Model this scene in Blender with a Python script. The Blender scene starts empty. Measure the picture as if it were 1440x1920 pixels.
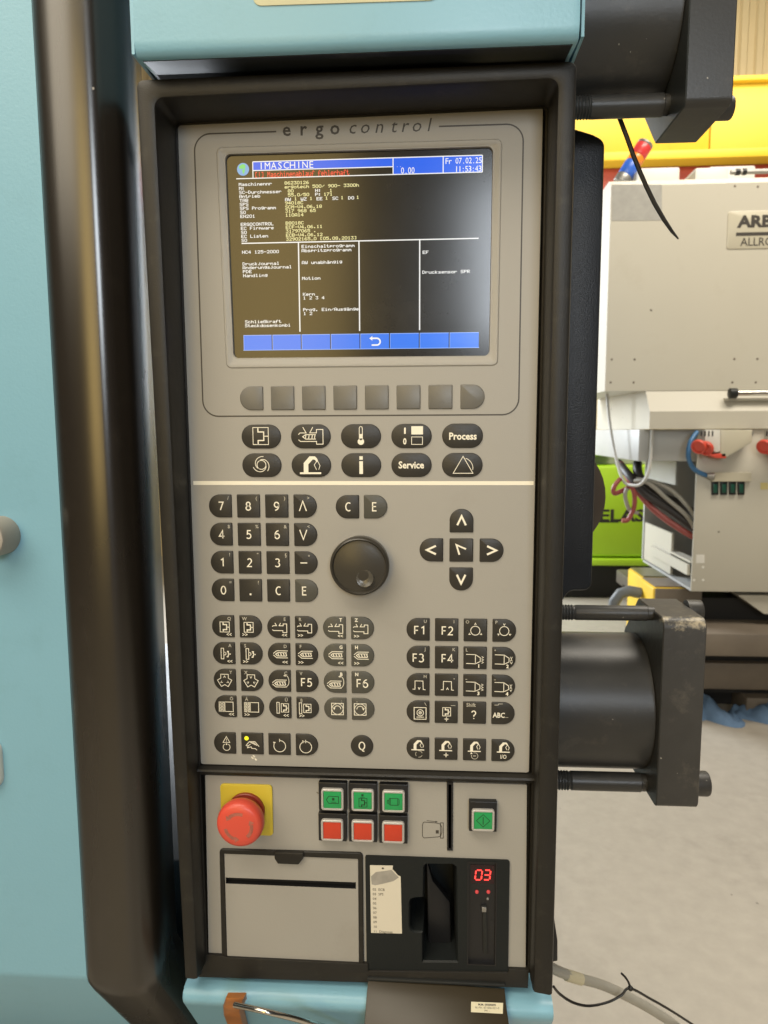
import bpy, bmesh, math, random
from math import radians as R, sin, cos, pi
from mathutils import Vector, Matrix
from mathutils.geometry import tessellate_polygon

random.seed(7)
SC = bpy.context.scene
COL = SC.collection

# ------------------------------------------------------------------ camera
# photograph 1440 x 1920, focal length 1331 px; the control panel face is the plane y = 0
F = 1331.0
PITCH, YAW, ROLL = 0.114022, -0.064885, -0.0042735
CAM = Vector((0.1829, -0.6086, 1.45))
ZP = 1.45 + 0.3325                      # height of panel millimetre zero
fwd = Vector((sin(YAW) * cos(PITCH), cos(YAW) * cos(PITCH), -sin(PITCH)))
rgt = Vector((cos(YAW), -sin(YAW), 0))
upv = rgt.cross(fwd)
cr = rgt * cos(ROLL) + upv * sin(ROLL)
cu = -rgt * sin(ROLL) + upv * cos(ROLL)
cd = bpy.data.cameras.new('camera')
cam = bpy.data.objects.new('camera', cd)
COL.objects.link(cam)
m = Matrix((cr, cu, -fwd)).transposed().to_4x4()
m.translation = CAM
cam.matrix_world = m
cd.sensor_fit = 'VERTICAL'
cd.sensor_height = 9.8
cd.lens = 9.8 * F / 1920
cd.clip_start, cd.clip_end = 0.02, 200
cd.dof.use_dof = True
cd.dof.focus_distance = 0.62
cd.dof.aperture_fstop = 3.4
SC.camera = cam

# ------------------------------------------------------------------ world and lamps
w = bpy.data.worlds.new('World')
SC.world = w
w.use_nodes = True
w.node_tree.nodes['Background'].inputs['Color'].default_value = (0.92, 0.86, 0.76, 1)
w.node_tree.nodes['Background'].inputs['Strength'].default_value = 0.05


def area(name, loc, target, sx, sy, power, col):
    l = bpy.data.lights.new(name, 'AREA')
    l.shape = 'RECTANGLE'
    l.size, l.size_y, l.energy, l.color = sx, sy, power, col
    o = bpy.data.objects.new(name, l)
    COL.objects.link(o)
    o.location = loc
    o.rotation_euler = (Vector(target) - Vector(loc)).to_track_quat('-Z', 'Y').to_euler()
    return o


area('hall_lamp', (-0.5, -1.05, 3.2), (-0.05, -0.25, 1.4), 2.2, 0.8, 46, (1.0, 0.90, 0.73))
area('hall_lamp_far', (2.3, 1.1, 5.0), (1.9, 3.0, 0.6), 2.6, 1.4, 200, (1.0, 0.92, 0.79))
area('hall_lamp_wall', (2.8, 4.6, 5.6), (2.4, 6.6, 2.0), 3.0, 1.2, 130, (1.0, 0.92, 0.76))
area('yellow_reflection_fill', (-0.75, -3.6, 2.1), (0.0, 0, 1.5), 0.9, 2.3, 32, (1.0, 0.70, 0.24))  # unseen lamp added for the yellow reflection in screen, column and frame
area('left_hall_lights', (-3.2, -4.2, 4.6), (0.0, 0, 1.8), 3.2, 3.0, 135, (1.0, 0.88, 0.68))
area('bright_window', (0.93, -3.6, 2.4), (0.3, 0, 1.4), 1.0, 0.9, 50, (0.86, 0.93, 1.0))
area('open_gate_daylight', (-1.6, 5.6, 2.6), (2.2, 4.0, 1.2), 1.6, 2.4, 330, (0.86, 0.93, 1.0))

SC.view_settings.view_transform = 'Standard'
SC.view_settings.look = 'None'
SC.view_settings.exposure = 0
SC.view_settings.gamma = 1
SC.view_settings.use_curve_mapping = False


# ------------------------------------------------------------------ helpers
def at(u, v, Y=0.0):
    """photograph pixel -> world point on the plane y = Y"""
    d = fwd + cr * ((u - 720) / F) - cu * ((v - 960) / F)
    return CAM + d * ((Y - CAM.y) / d.y)


def floor_at(u, v, z=0.0):
    d = fwd + cr * ((u - 720) / F) - cu * ((v - 960) / F)
    return CAM + d * ((z - CAM.z) / d.z)


def xz(u, v, Y=0.0):
    p = at(u, v, Y)
    return (p.x, p.z)


def lin(c):
    return tuple((x / 12.92 if x <= 0.04045 else ((x + 0.055) / 1.055) ** 2.4) for x in [y / 255 for y in c])


MATS = {}


def mat(name, col, rough=0.5, metal=0.0, var=0.06, vscale=6.0, bump=0.0, bscale=400.0, spec=0.5, coat=0.0,
        stain=None, stain_scale=9.0, stain_amt=0.0, rvar=0.08, stretch=None, emit=None, estr=1.0, specks=None):
    if name in MATS:
        return MATS[name]
    mt = bpy.data.materials.new(name)
    mt.use_nodes = True
    nt = mt.node_tree
    b = nt.nodes['Principled BSDF']
    b.inputs['Roughness'].default_value = rough
    b.inputs['Metallic'].default_value = metal
    b.inputs['Specular IOR Level'].default_value = spec
    b.inputs['Coat Weight'].default_value = coat
    L = nt.links
    tc = nt.nodes.new('ShaderNodeTexCoord')
    src = tc.outputs['Object']
    if stretch:
        mp = nt.nodes.new('ShaderNodeMapping')
        mp.inputs['Scale'].default_value = stretch
        L.new(src, mp.inputs['Vector'])
        src = mp.outputs['Vector']
    n = nt.nodes.new('ShaderNodeTexNoise')
    n.inputs['Scale'].default_value = vscale
    n.inputs['Detail'].default_value = 6
    n.inputs['Roughness'].default_value = 0.62
    L.new(src, n.inputs['Vector'])
    mx = nt.nodes.new('ShaderNodeMix')
    mx.data_type = 'RGBA'
    mx.inputs['A'].default_value = (*[min(1, c * (1 - var * 1.6)) for c in col], 1)
    mx.inputs['B'].default_value = (*[min(1, c * (1 + var * 1.6)) for c in col], 1)
    L.new(n.outputs['Fac'], mx.inputs['Factor'])
    out = mx.outputs['Result']
    if stain:
        n2 = nt.nodes.new('ShaderNodeTexNoise')
        n2.inputs['Scale'].default_value = stain_scale
        n2.inputs['Detail'].default_value = 8
        n2.inputs['Roughness'].default_value = 0.7
        L.new(tc.outputs['Object'], n2.inputs['Vector'])
        rp = nt.nodes.new('ShaderNodeValToRGB')
        rp.color_ramp.elements[0].position = 0.56
        rp.color_ramp.elements[0].color = (0, 0, 0, 1)
        rp.color_ramp.elements[1].position = 0.74
        rp.color_ramp.elements[1].color = (stain_amt,) * 3 + (1,)
        L.new(n2.outputs['Fac'], rp.inputs['Fac'])
        m2 = nt.nodes.new('ShaderNodeMix')
        m2.data_type = 'RGBA'
        m2.inputs['B'].default_value = (*stain, 1)
        L.new(rp.outputs['Color'], m2.inputs['Factor'])
        L.new(out, m2.inputs['A'])
        out = m2.outputs['Result']
    if specks:
        scol, sscale, srad, sgate = specks
        vo = nt.nodes.new('ShaderNodeTexVoronoi')
        vo.inputs['Scale'].default_value = sscale
        dn = nt.nodes.new('ShaderNodeTexNoise')
        dn.inputs['Scale'].default_value = sscale * 4
        ad = nt.nodes.new('ShaderNodeMix')
        ad.data_type = 'VECTOR'
        ad.inputs['Factor'].default_value = 0.004 * 60 / sscale
        L.new(tc.outputs['Object'], dn.inputs['Vector'])
        L.new(tc.outputs['Object'], ad.inputs['A'])
        L.new(dn.outputs['Color'], ad.inputs['B'])
        L.new(ad.outputs['Result'], vo.inputs['Vector'])
        lt = nt.nodes.new('ShaderNodeMath')
        lt.operation = 'LESS_THAN'
        lt.inputs[1].default_value = srad
        L.new(vo.outputs['Distance'], lt.inputs[0])
        sx = nt.nodes.new('ShaderNodeSeparateColor')
        L.new(vo.outputs['Color'], sx.inputs['Color'])
        gt = nt.nodes.new('ShaderNodeMath')
        gt.operation = 'GREATER_THAN'
        gt.inputs[1].default_value = sgate
        L.new(sx.outputs[0], gt.inputs[0])
        ml = nt.nodes.new('ShaderNodeMath')
        ml.operation = 'MULTIPLY'
        L.new(lt.outputs[0], ml.inputs[0])
        L.new(gt.outputs[0], ml.inputs[1])
        m3 = nt.nodes.new('ShaderNodeMix')
        m3.data_type = 'RGBA'
        m3.inputs['B'].default_value = (*scol, 1)
        L.new(ml.outputs[0], m3.inputs['Factor'])
        L.new(out, m3.inputs['A'])
        out = m3.outputs['Result']
    L.new(out, b.inputs['Base Color'])
    if rvar:
        mr = nt.nodes.new('ShaderNodeMapRange')
        mr.inputs['To Min'].default_value = max(0.02, rough - rvar)
        mr.inputs['To Max'].default_value = min(1, rough + rvar)
        L.new(n.outputs['Fac'], mr.inputs['Value'])
        L.new(mr.outputs['Result'], b.inputs['Roughness'])
    if bump:
        nb = nt.nodes.new('ShaderNodeTexNoise')
        nb.inputs['Scale'].default_value = bscale
        nb.inputs['Detail'].default_value = 3
        L.new(tc.outputs['Object'], nb.inputs['Vector'])
        bp = nt.nodes.new('ShaderNodeBump')
        bp.inputs['Strength'].default_value = bump
        bp.inputs['Distance'].default_value = 0.001
        L.new(nb.outputs['Fac'], bp.inputs['Height'])
        L.new(bp.outputs['Normal'], b.inputs['Normal'])
    if emit:
        b.inputs['Emission Color'].default_value = (*emit, 1)
        b.inputs['Emission Strength'].default_value = estr
    MATS[name] = mt
    return mt


PLATE = mat('panel_film', (0.322, 0.306, 0.272), 0.5, specks=((0.16, 0.14, 0.11), 60, 0.06, 0.97), var=0.03, vscale=5, bump=0.10, bscale=900, stain=(0.21, 0.185, 0.145), stain_scale=13, stain_amt=0.20)
BEZEL = mat('bezel_plastic', (0.015, 0.0135, 0.011), 0.44, spec=0.36, var=0.12, vscale=12, bump=0.22, bscale=1100, stain=(0.10, 0.09, 0.07), stain_scale=60, stain_amt=0.18)
BAYM = mat('bay_plastic', (0.0105, 0.0125, 0.0125), 0.5, spec=0.25, var=0.10, bump=0.12, bscale=900)
DARKPL = mat('dark_grey_plastic', (0.017, 0.018, 0.017), 0.45, spec=0.35, var=0.10, bump=0.12, bscale=900)
BLACKPL = mat('black_plastic', (0.009, 0.009, 0.010), 0.38, var=0.1)
KEYD = mat('dark_key_film', (0.031, 0.028, 0.023), 0.42, spec=0.36, var=0.07, vscale=40, bump=0.12, bscale=900)
KEYL = mat('light_key_film', (0.074, 0.071, 0.058), 0.42, spec=0.36, var=0.06, vscale=40, bump=0.12, bscale=900)
KEYS_ = mat('soft_key_film', (0.135, 0.128, 0.110), 0.40, var=0.06, vscale=40, bump=0.12, bscale=900)
PRINTW = mat('cream_print', (0.82, 0.77, 0.63), 0.5, var=0.02)
PRINTG = mat('faded_print', (0.47, 0.44, 0.36), 0.5, var=0.05)
PRINTD = mat('dark_print', (0.045, 0.038, 0.030), 0.5, var=0.03)
GLASS = mat('screen_glass', (0.014, 0.013, 0.0115), 0.17, var=0.1, stain=(0.03, 0.028, 0.024), stain_scale=14, stain_amt=0.6, rvar=0.05)
BLUE = mat('turquoise_paint', (0.205, 0.41, 0.52), 0.36, specks=((0.06, 0.10, 0.11), 26, 0.06, 0.90), var=0.03, vscale=3, bump=0.14, bscale=420, stain=(0.13, 0.26, 0.30), stain_scale=17, stain_amt=0.16)
COLUMN = mat('smoked_column', (0.015, 0.0115, 0.008), 0.27, spec=1.0, specks=((0.32, 0.29, 0.25), 40, 0.06, 0.93), var=0.25, vscale=4, rvar=0.10, stretch=(1, 1, 0.2), stain=(0.10, 0.085, 0.07), stain_scale=34, stain_amt=0.10)
STEEL = mat('black_steel', (0.038, 0.037, 0.035), 0.40, specks=((0.32, 0.30, 0.26), 75, 0.07, 0.94), var=0.2, vscale=14, bump=0.10, bscale=300, stain=(0.16, 0.14, 0.11), stain_scale=40, stain_amt=0.22)
STEELW = mat('worn_black_steel', (0.042, 0.040, 0.037), 0.46, specks=((0.34, 0.32, 0.28), 110, 0.14, 0.95), var=0.2, vscale=20, bump=0.3, bscale=160, stain=(0.30, 0.26, 0.20), stain_scale=30, stain_amt=0.2)
LEATHER = mat('grained_black_cover', (0.016, 0.018, 0.022), 0.42, var=0.15, bump=0.6, bscale=620)
CHROME = mat('bright_steel', (0.62, 0.60, 0.56), 0.18, 1.0, var=0.1)
GREYM = mat('grey_metal', (0.30, 0.29, 0.27), 0.40, 0.6, var=0.1)
SILVER = mat('silver_plastic', (0.44, 0.42, 0.39), 0.40, 0.1, var=0.05)
RED = mat('red_plastic', (0.62, 0.075, 0.045), 0.40, var=0.05, stain=(0.45, 0.10, 0.06), stain_scale=90, stain_amt=0.3)
DRED = mat('dark_red_plastic', (0.22, 0.025, 0.012), 0.4)
YEL = mat('yellow_plate', (0.56, 0.43, 0.035), 0.45, var=0.04)
LENSG = mat('green_lens', (0.015, 0.30, 0.085), 0.35, var=0.04)
LENSR = mat('red_lens', (0.52, 0.045, 0.018), 0.35, var=0.04)
DGREEN = mat('dark_green_print', (0.006, 0.040, 0.012), 0.5)
PAPER = mat('white_paper', (0.62, 0.57, 0.46), 0.7, var=0.03)
PAPERG = mat('worn_paper', (0.30, 0.28, 0.24), 0.8, var=0.25, vscale=90)
FLAPM = mat('flap_plastic', (0.034, 0.026, 0.014), 0.34, spec=0.35, var=0.08, vscale=9)
AMBER = mat('amber_plastic', (0.36, 0.13, 0.03), 0.35, var=0.35, vscale=60)
KNOBW = mat('worn_knob', (0.070, 0.064, 0.052), 0.28, var=0.3, vscale=200)
KNOB = mat('knob_plastic', (0.038, 0.034, 0.027), 0.30, spec=0.45, var=0.06, bump=0.05)
GREYK = mat('grey_knob', (0.34, 0.31, 0.26), 0.45)
WHITEP = mat('white_plastic', (0.66, 0.64, 0.58), 0.4)
LED_R = mat('red_digit', (0.02, 0, 0), 0.4, emit=(1.0, 0.05, 0.04), estr=2.6)
LED_D = mat('red_diode', (0.30, 0.03, 0.03), 0.4, emit=(1.0, 0.10, 0.10), estr=0.35)
LED_Y = mat('yellow_diode', (0.3, 0.3, 0.0), 0.4, emit=(1.0, 0.88, 0.03), estr=1.0)
REDWIN = mat('display_window', (0.020, 0.004, 0.006), 0.25)
S_BLUE = mat('screen_blue', (0.0, 0.0, 0.02), 0.2, emit=lin((26, 100, 240)), estr=0.92, rvar=0)
S_BLUE2 = mat('screen_key_blue', (0.0, 0.0, 0.02), 0.2, emit=lin((54, 128, 248)), estr=0.92, rvar=0)
S_EDGE = mat('screen_edge_blue', (0.0, 0.0, 0.02), 0.2, emit=lin((150, 185, 250)), estr=1, rvar=0)
S_WHITE = mat('screen_white', (0.0, 0.0, 0.0), 0.2, emit=(0.93, 0.92, 0.88), estr=1, rvar=0)
S_YELLOW = mat('screen_yellow', (0.0, 0.0, 0.0), 0.2, emit=lin((244, 236, 170)), estr=1, rvar=0)
S_RED = mat('screen_red', (0.0, 0.0, 0.0), 0.2, emit=lin((240, 82, 66)), estr=1, rvar=0)
S_GREEN = mat('screen_green', (0.0, 0.0, 0.0), 0.2, emit=lin((120, 215, 120)), estr=1, rvar=0)
S_CYAN = mat('screen_pale_blue', (0.0, 0.0, 0.0), 0.2, emit=lin((120, 170, 220)), estr=1, rvar=0)
CREAM = mat('cream_machine_paint', (0.50, 0.47, 0.39), 0.42, var=0.03, vscale=2, bump=0.05, stain=(0.40, 0.36, 0.28), stain_scale=4, stain_amt=0.3, specks=((0.15, 0.13, 0.1), 9, 0.05, 0.85))
CREAMD = mat('grey_machine_paint', (0.42, 0.42, 0.40), 0.45, var=0.05)
PLATEC = mat('name_plate', (0.52, 0.48, 0.37), 0.3, var=0.03)
LIME = mat('lime_paint', (0.46, 0.74, 0.03), 0.4, var=0.03)
YELW = mat('yellow_paint', (0.80, 0.52, 0.035), 0.45, var=0.05, vscale=2, stain=(0.5, 0.33, 0.03), stain_scale=5, stain_amt=0.3)
REDW = mat('red_paint', (0.40, 0.06, 0.035), 0.5, var=0.1, vscale=6)
BEIGEW = mat('beige_sheet', (0.58, 0.47, 0.27), 0.5, var=0.04)
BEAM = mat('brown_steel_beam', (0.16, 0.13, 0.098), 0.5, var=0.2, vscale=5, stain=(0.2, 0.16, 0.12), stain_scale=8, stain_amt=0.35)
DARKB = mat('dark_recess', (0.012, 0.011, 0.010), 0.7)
OLIVE = mat('oily_top', (0.12, 0.115, 0.045), 0.35, var=0.3, vscale=6)
HOSER = mat('pink_hose', (0.30, 0.065, 0.055), 0.4, var=0.2, vscale=30)
HOSEB = mat('blue_hose', (0.05, 0.16, 0.33), 0.4)
CABG = mat('grey_cable', (0.36, 0.34, 0.29), 0.5, var=0.08, vscale=40)
CABD = mat('dark_hose', (0.035, 0.03, 0.028), 0.5)
CABW = mat('pale_cable', (0.55, 0.54, 0.50), 0.45)
WIRE = mat('black_wire', (0.012, 0.010, 0.009), 0.45)
CLOTH = mat('blue_rag_cloth', (0.12, 0.20, 0.32), 0.9, var=0.45, vscale=7, bump=0.5, bscale=90)
FLOORM = mat('concrete_floor', (0.375, 0.335, 0.275), 0.55, var=0.11, vscale=18, bump=0.35, bscale=90, stain=(0.24, 0.21, 0.17), stain_scale=2.6, stain_amt=0.5, specks=((0.10, 0.085, 0.07), 16, 0.06, 0.86))
TGREY = mat('grey_tape', (0.33, 0.32, 0.29), 0.6, var=0.15, vscale=30)
SIGR = mat('red_lamp_lens', (0.62, 0.05, 0.05), 0.3, var=0.1)
SIGO = mat('orange_lamp_lens', (0.80, 0.25, 0.03), 0.3, var=0.1)
SIGB = mat('blue_lamp_lens', (0.04, 0.13, 0.55), 0.3, var=0.1)
BROWN = mat('brown_drum', (0.075, 0.058, 0.045), 0.35, var=0.15)


class MB:
    """collects geometry in one bmesh, then links it as ONE object"""

    def __init__(self):
        self.bm = bmesh.new()
        self.mi = 0

    def face(self, pts):
        vs = [self.bm.verts.new(p) for p in pts]
        f = self.bm.faces.new(vs)
        f.material_index = self.mi
        return f

    def box(self, x0, x1, y0, y1, z0, z1, bev=0.0, seg=2):
        r = bmesh.ops.create_cube(self.bm, size=1.0)
        vs = r['verts']
        for v in vs:
            v.co = Vector((x0 + (v.co.x + 0.5) * (x1 - x0), y0 + (v.co.y + 0.5) * (y1 - y0), z0 + (v.co.z + 0.5) * (z1 - z0)))
        fs = {f for v in vs for f in v.link_faces}
        for f in fs:
            f.material_index = self.mi
        if bev:
            es = list({e for v in vs for e in v.link_edges})
            bmesh.ops.bevel(self.bm, geom=es, offset=bev, segments=seg, affect='EDGES', profile=0.5)
        return self

    def prism(self, pts, y0, y1, bev=0.0, dome=0.0):
        """outline of (x, z), front face at y0 (nearer the camera), back at y1; the front edge is bevelled"""
        n = len(pts)
        cx = sum(p[0] for p in pts) / n
        cz = sum(p[1] for p in pts) / n
        area2 = sum(pts[i][0] * pts[(i + 1) % n][1] - pts[(i + 1) % n][0] * pts[i][1] for i in range(n))
        if area2 < 0:
            pts = pts[::-1]
        rings = [[(p[0], y1, p[1]) for p in pts]]
        if bev:
            ins = inset(pts, bev)
            ins2 = inset(pts, bev * 0.3)
            rings.append([(p[0], y0 + bev, p[1]) for p in pts])
            rings.append([(p[0], y0 + bev * 0.3, p[1]) for p in ins2])
            rings.append([(p[0], y0, p[1]) for p in ins])
        else:
            rings.append([(p[0], y0, p[1]) for p in pts])
        self.loft(rings, closed=True, cap=(True, True))
        return self

    def loft(self, rings, closed=True, cap=(False, False)):
        V = [[self.bm.verts.new(p) for p in r] for r in rings]
        n = len(V[0])
        for a, b in zip(V, V[1:]):
            for i in range(n if closed else n - 1):
                j = (i + 1) % n
                f = self.bm.faces.new((a[i], a[j], b[j], b[i]))
                f.material_index = self.mi
        if cap[0]:
            self.bm.faces.new(V[0][::-1]).material_index = self.mi
        if cap[1]:
            self.bm.faces.new(V[-1]).material_index = self.mi
        return V

    def tube(self, path, r, n=8, cap=True, taper=None):
        path = [Vector(p) for p in path]
        rings = []
        nrm = None
        for i, p in enumerate(path):
            t = (path[min(i + 1, len(path) - 1)] - path[max(i - 1, 0)]).normalized()
            if nrm is None:
                nrm = t.orthogonal().normalized()
            nrm = (nrm - t * nrm.dot(t)).normalized()
            b = t.cross(nrm)
            rr = r if taper is None else r * taper[i]
            rings.append([p + (nrm * cos(2 * pi * k / n) + b * sin(2 * pi * k / n)) * rr for k in range(n)])
        self.loft(rings, True, (cap, cap))
        return self

    def lathe(self, prof, c, axis, n=32, cap=(True, True), ref=None):
        """prof: list of (distance along axis, radius)"""
        ax = Vector(axis).normalized()
        a = (Vector(ref) if ref else ax.orthogonal()).normalized()
        b = ax.cross(a)
        c = Vector(c)
        rings = [[c + ax * d + (a * cos(2 * pi * k / n) + b * sin(2 * pi * k / n)) * max(r, 1e-5) for k in range(n)] for d, r in prof]
        self.loft(rings, True, cap)
        return self

    def stroke(self, pts, w, y=0.0, closed=False):
        """flat ribbon in x-z with mitred joints"""
        pts = [Vector((p[0], p[1])) for p in pts]
        n = len(pts)
        Lf, Rt = [], []
        for i, p in enumerate(pts):
            if closed:
                d0 = (p - pts[i - 1]).normalized()
                d1 = (pts[(i + 1) % n] - p).normalized()
            else:
                d0 = (p - pts[i - 1]).normalized() if i else (pts[1] - p).normalized()
                d1 = (pts[i + 1] - p).normalized() if i < n - 1 else d0
            n0 = Vector((-d0.y, d0.x))
            n1 = Vector((-d1.y, d1.x))
            mm = n0 + n1
            if mm.length < 0.2:
                mm = n0
            else:
                mm = mm.normalized()
            k = 1 / max(0.45, mm.dot(n0))
            Lf.append(p + mm * (w / 2 * k))
            Rt.append(p - mm * (w / 2 * k))
        for i in range(n if closed else n - 1):
            j = (i + 1) % n
            self.face([(Rt[i].x, y, Rt[i].y), (Rt[j].x, y, Rt[j].y), (Lf[j].x, y, Lf[j].y), (Lf[i].x, y, Lf[i].y)])
        return self

    def arc(self, cx, cz, r, w, a0=0, a1=360, y=0.0, n=None):
        full = abs(a1 - a0) >= 359.9
        n = n or max(6, int(abs(a1 - a0) / 15))
        pts = [(cx + r * cos(R(a0 + (a1 - a0) * i / n)), cz + r * sin(R(a0 + (a1 - a0) * i / n))) for i in range(n if full else n + 1)]
        return self.stroke(pts, w, y, full)

    def rect(self, x0, x1, z0, z1, w, y=0.0):
        return self.stroke([(x0, z0), (x1, z0), (x1, z1), (x0, z1)], w, y, True)

    def fill(self, pts, y=0.0):
        a2 = sum(pts[i][0] * pts[(i + 1) % len(pts)][1] - pts[(i + 1) % len(pts)][0] * pts[i][1] for i in range(len(pts)))
        if a2 < 0:
            pts = pts[::-1]
        tri = tessellate_polygon([[Vector((p[0], p[1], 0)) for p in pts]])
        for t in tri:
            q = [pts[i] for i in t]
            s = (q[1][0] - q[0][0]) * (q[2][1] - q[0][1]) - (q[2][0] - q[0][0]) * (q[1][1] - q[0][1])
            if abs(s) < 1e-14:
                continue
            if s < 0:
                q = q[::-1]
            self.face([(p[0], y, p[1]) for p in q])
        return self

    def disc(self, cx, cz, r, y=0.0, n=16):
        self.face([(cx + r * cos(2 * pi * k / n), y, cz + r * sin(2 * pi * k / n)) for k in range(n)])
        return self

    def sheet(self, outer, holes, y, depth=0.0, backcap=True):
        """flat sheet with holes at y; each hole gets walls going back by depth and a floor"""
        polys = [outer] + holes
        allp = [p for q in polys for p in q]
        for t in tessellate_polygon([[Vector((p[0], p[1], 0)) for p in q] for q in polys]):
            q = [allp[i] for i in t]
            s = (q[1][0] - q[0][0]) * (q[2][1] - q[0][1]) - (q[2][0] - q[0][0]) * (q[1][1] - q[0][1])
            if abs(s) < 1e-14:
                continue
            if s < 0:
                q = q[::-1]
            self.face([(p[0], y, p[1]) for p in q])
        if depth:
            for h in holes:
                self.loft([[(p[0], y, p[1]) for p in h], [(p[0], y + depth, p[1]) for p in h]], True, (False, backcap))
        return self

    def text(self, s, x, z, size, bold=0.0, y=0.0, align='C', adv=None, shear=0.0, wscale=1.0, mono=None):
        """size is the cap height; adv adds letter space; mono = fixed pitch"""
        k = size / CAPH
        items = []
        pen = 0.0
        for ch in s:
            g = glyph(ch, bold)
            if mono:
                gw = g[3] - g[2]
                sx = min(k * wscale, mono * 0.86 / max(gw, 0.12)) if gw > 0.25 else k * wscale
                off = pen + mono / 2 - (g[2] + g[3]) / 2 * sx
                items.append((g, off, sx))
                pen += mono
            else:
                items.append((g, pen, k * wscale))
                pen += g[4] * k * wscale + (adv or 0)
        wd = pen - (0 if mono else (adv or 0))
        x0 = x - (wd / 2 if align == 'C' else (wd if align == 'R' else 0))
        for g, off, sx in items:
            vs = [self.bm.verts.new((x0 + off + v[0] * sx + v[1] * k * shear, y, z + v[1] * k)) for v in g[0]]
            for f in g[1]:
                try:
                    self.bm.faces.new([vs[i] for i in f]).material_index = self.mi
                except ValueError:
                    pass
        return self

    def pixels(self, s, x, z, pitch, h, y):
        pw, ph = pitch / 6, h / 7
        for n, ch in enumerate(s):
            cols = PIX.get(ch)
            if not cols:
                continue
            cols = [int(cols[i:i + 2], 16) for i in range(0, 10, 2)]
            for r in range(7):
                i = 0
                while i < 5:
                    if cols[i] >> r & 1:
                        j = i
                        while j < 5 and cols[j] >> r & 1:
                            j += 1
                        x0 = x + n * pitch + i * pw
                        self.face([(x0 - pw * 0.12, y, z + h - (r + 1.12) * ph), (x0 + (j - i + 0.12) * pw, y, z + h - (r + 1.12) * ph),
                                   (x0 + (j - i + 0.12) * pw, y, z + h - (r - 0.12) * ph), (x0 - pw * 0.12, y, z + h - (r - 0.12) * ph)])
                        i = j
                    i += 1
        return self

    def build(self, name, mats, parent=None, wl=(0, 0, 0), smooth=35, recalc=True):
        if recalc:
            bmesh.ops.recalc_face_normals(self.bm, faces=self.bm.faces[:])
        me = bpy.data.meshes.new(name)
        self.bm.to_mesh(me)
        self.bm.free()
        for mt in (mats if isinstance(mats, (list, tuple)) else [mats]):
            me.materials.append(mt)
        if smooth:
            me.shade_smooth()
            me.set_sharp_from_angle(angle=R(smooth))
        return link(name, me, parent, wl)


# dot matrix letters of the screen: five columns of seven dots, top dot in the lowest bit
PIX = {c: h for c, h in (p.rsplit('=', 1) for p in (
    '!=00005F0000 (=001C224100 )=0041221C00 -=0808080808 .=0060600000 /=2010080402 0=3E4141413E 1=00427F4000 2=4261514946 3=2141454B31 4=1814127F10 '
    '5=2745454539 6=3C4A494930 7=0171090503 8=3649494936 9=064949291E :=0036360000 A=7E1111117E B=7F49494936 C=3E41414122 D=7F4141221C E=7F49494941 '
    'F=7F09090901 G=3E4149497A H=7F0808087F I=00417F4100 K=7F08142241 L=7F40404040 M=7F020C027F N=7F0408107F O=3E4141413E P=7F09090906 R=7F09192946 '
    'S=4649494931 T=01017F0101 V=1F2040201F W=3F4038403F Z=6151494543 [=007F414100 ]=0041417F00 _=4040404040 a=2054545478 b=7F48444438 c=3844444420 '
    'd=384444487F e=3854545418 f=087E090102 g=0C5252523E h=7F08040478 i=00447D4000 j=2040443D00 k=7F10284400 l=00417F4000 m=7C04180478 n=7C08040478 '
    'o=3844444438 p=7C14141408 r=7C08040408 s=4854545420 t=043F444020 u=3C4040207C w=3C4030403C z=4464544C44 ä=2055545578 Ä=7D1212127D ß=7E01494936').split())}
WL = {}


def link(name, data, parent=None, wl=(0, 0, 0)):
    o = bpy.data.objects.new(name, data)
    COL.objects.link(o)
    wl = Vector(wl)
    WL[o.name] = wl
    if parent:
        o.parent = parent
        o.location = wl - WL[parent.name]
    else:
        o.location = wl
    return o


def thing(name, label, cat, loc, group=None):
    o = link(name, None, None, loc)
    o.empty_display_size = 0.05
    return tag(o, label, cat, group)


def tag(o, label, cat, group=None):
    o['label'] = label
    o['category'] = cat
    if group:
        o['group'] = group
    return o


def inset(pts, d):
    """pts counter-clockwise"""
    n = len(pts)
    out = []
    for i in range(n):
        p = Vector(pts[i])
        d0 = (p - Vector(pts[i - 1])).normalized()
        d1 = (Vector(pts[(i + 1) % n]) - p).normalized()
        n0, n1 = Vector((-d0.y, d0.x)), Vector((-d1.y, d1.x))
        mm = (n0 + n1)
        mm = mm.normalized() if mm.length > 1e-6 else n0
        q = p + mm * (d / max(0.5, mm.dot(n0)))
        out.append((q.x, q.y))
    return out


def rounded(pts, r, n=5):
    """round the corners of a convex polygon of (x, z); r may be a list"""
    out = []
    N = len(pts)
    for i in range(N):
        p = Vector(pts[i])
        a = Vector(pts[i - 1]) - p
        b = Vector(pts[(i + 1) % N]) - p
        rr = r[i] if isinstance(r, (list, tuple)) else r
        if rr <= 0:
            out.append(tuple(p))
            continue
        an, bn = a.normalized(), b.normalized()
        half = an.angle(bn) / 2
        t = min(rr / math.tan(half), a.length * 0.49, b.length * 0.49)
        r2 = t * math.tan(half)
        c = p + (an + bn).normalized() * (r2 / sin(half))
        p0, p1 = p + an * t, p + bn * t
        a0 = math.atan2(p0.y - c.y, p0.x - c.x)
        a1 = math.atan2(p1.y - c.y, p1.x - c.x)
        da = (a1 - a0 + pi) % (2 * pi) - pi
        for k in range(n + 1):
            an_ = a0 + da * k / n
            out.append((c.x + r2 * cos(an_), c.y + r2 * sin(an_)))
    return out


def quadpx(pts, Y=0.0):
    return [xz(u, v, Y) for u, v in pts]


def rectq(x0, x1, z0, z1):
    return [(x0, z0), (x1, z0), (x1, z1), (x0, z1)]


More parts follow.
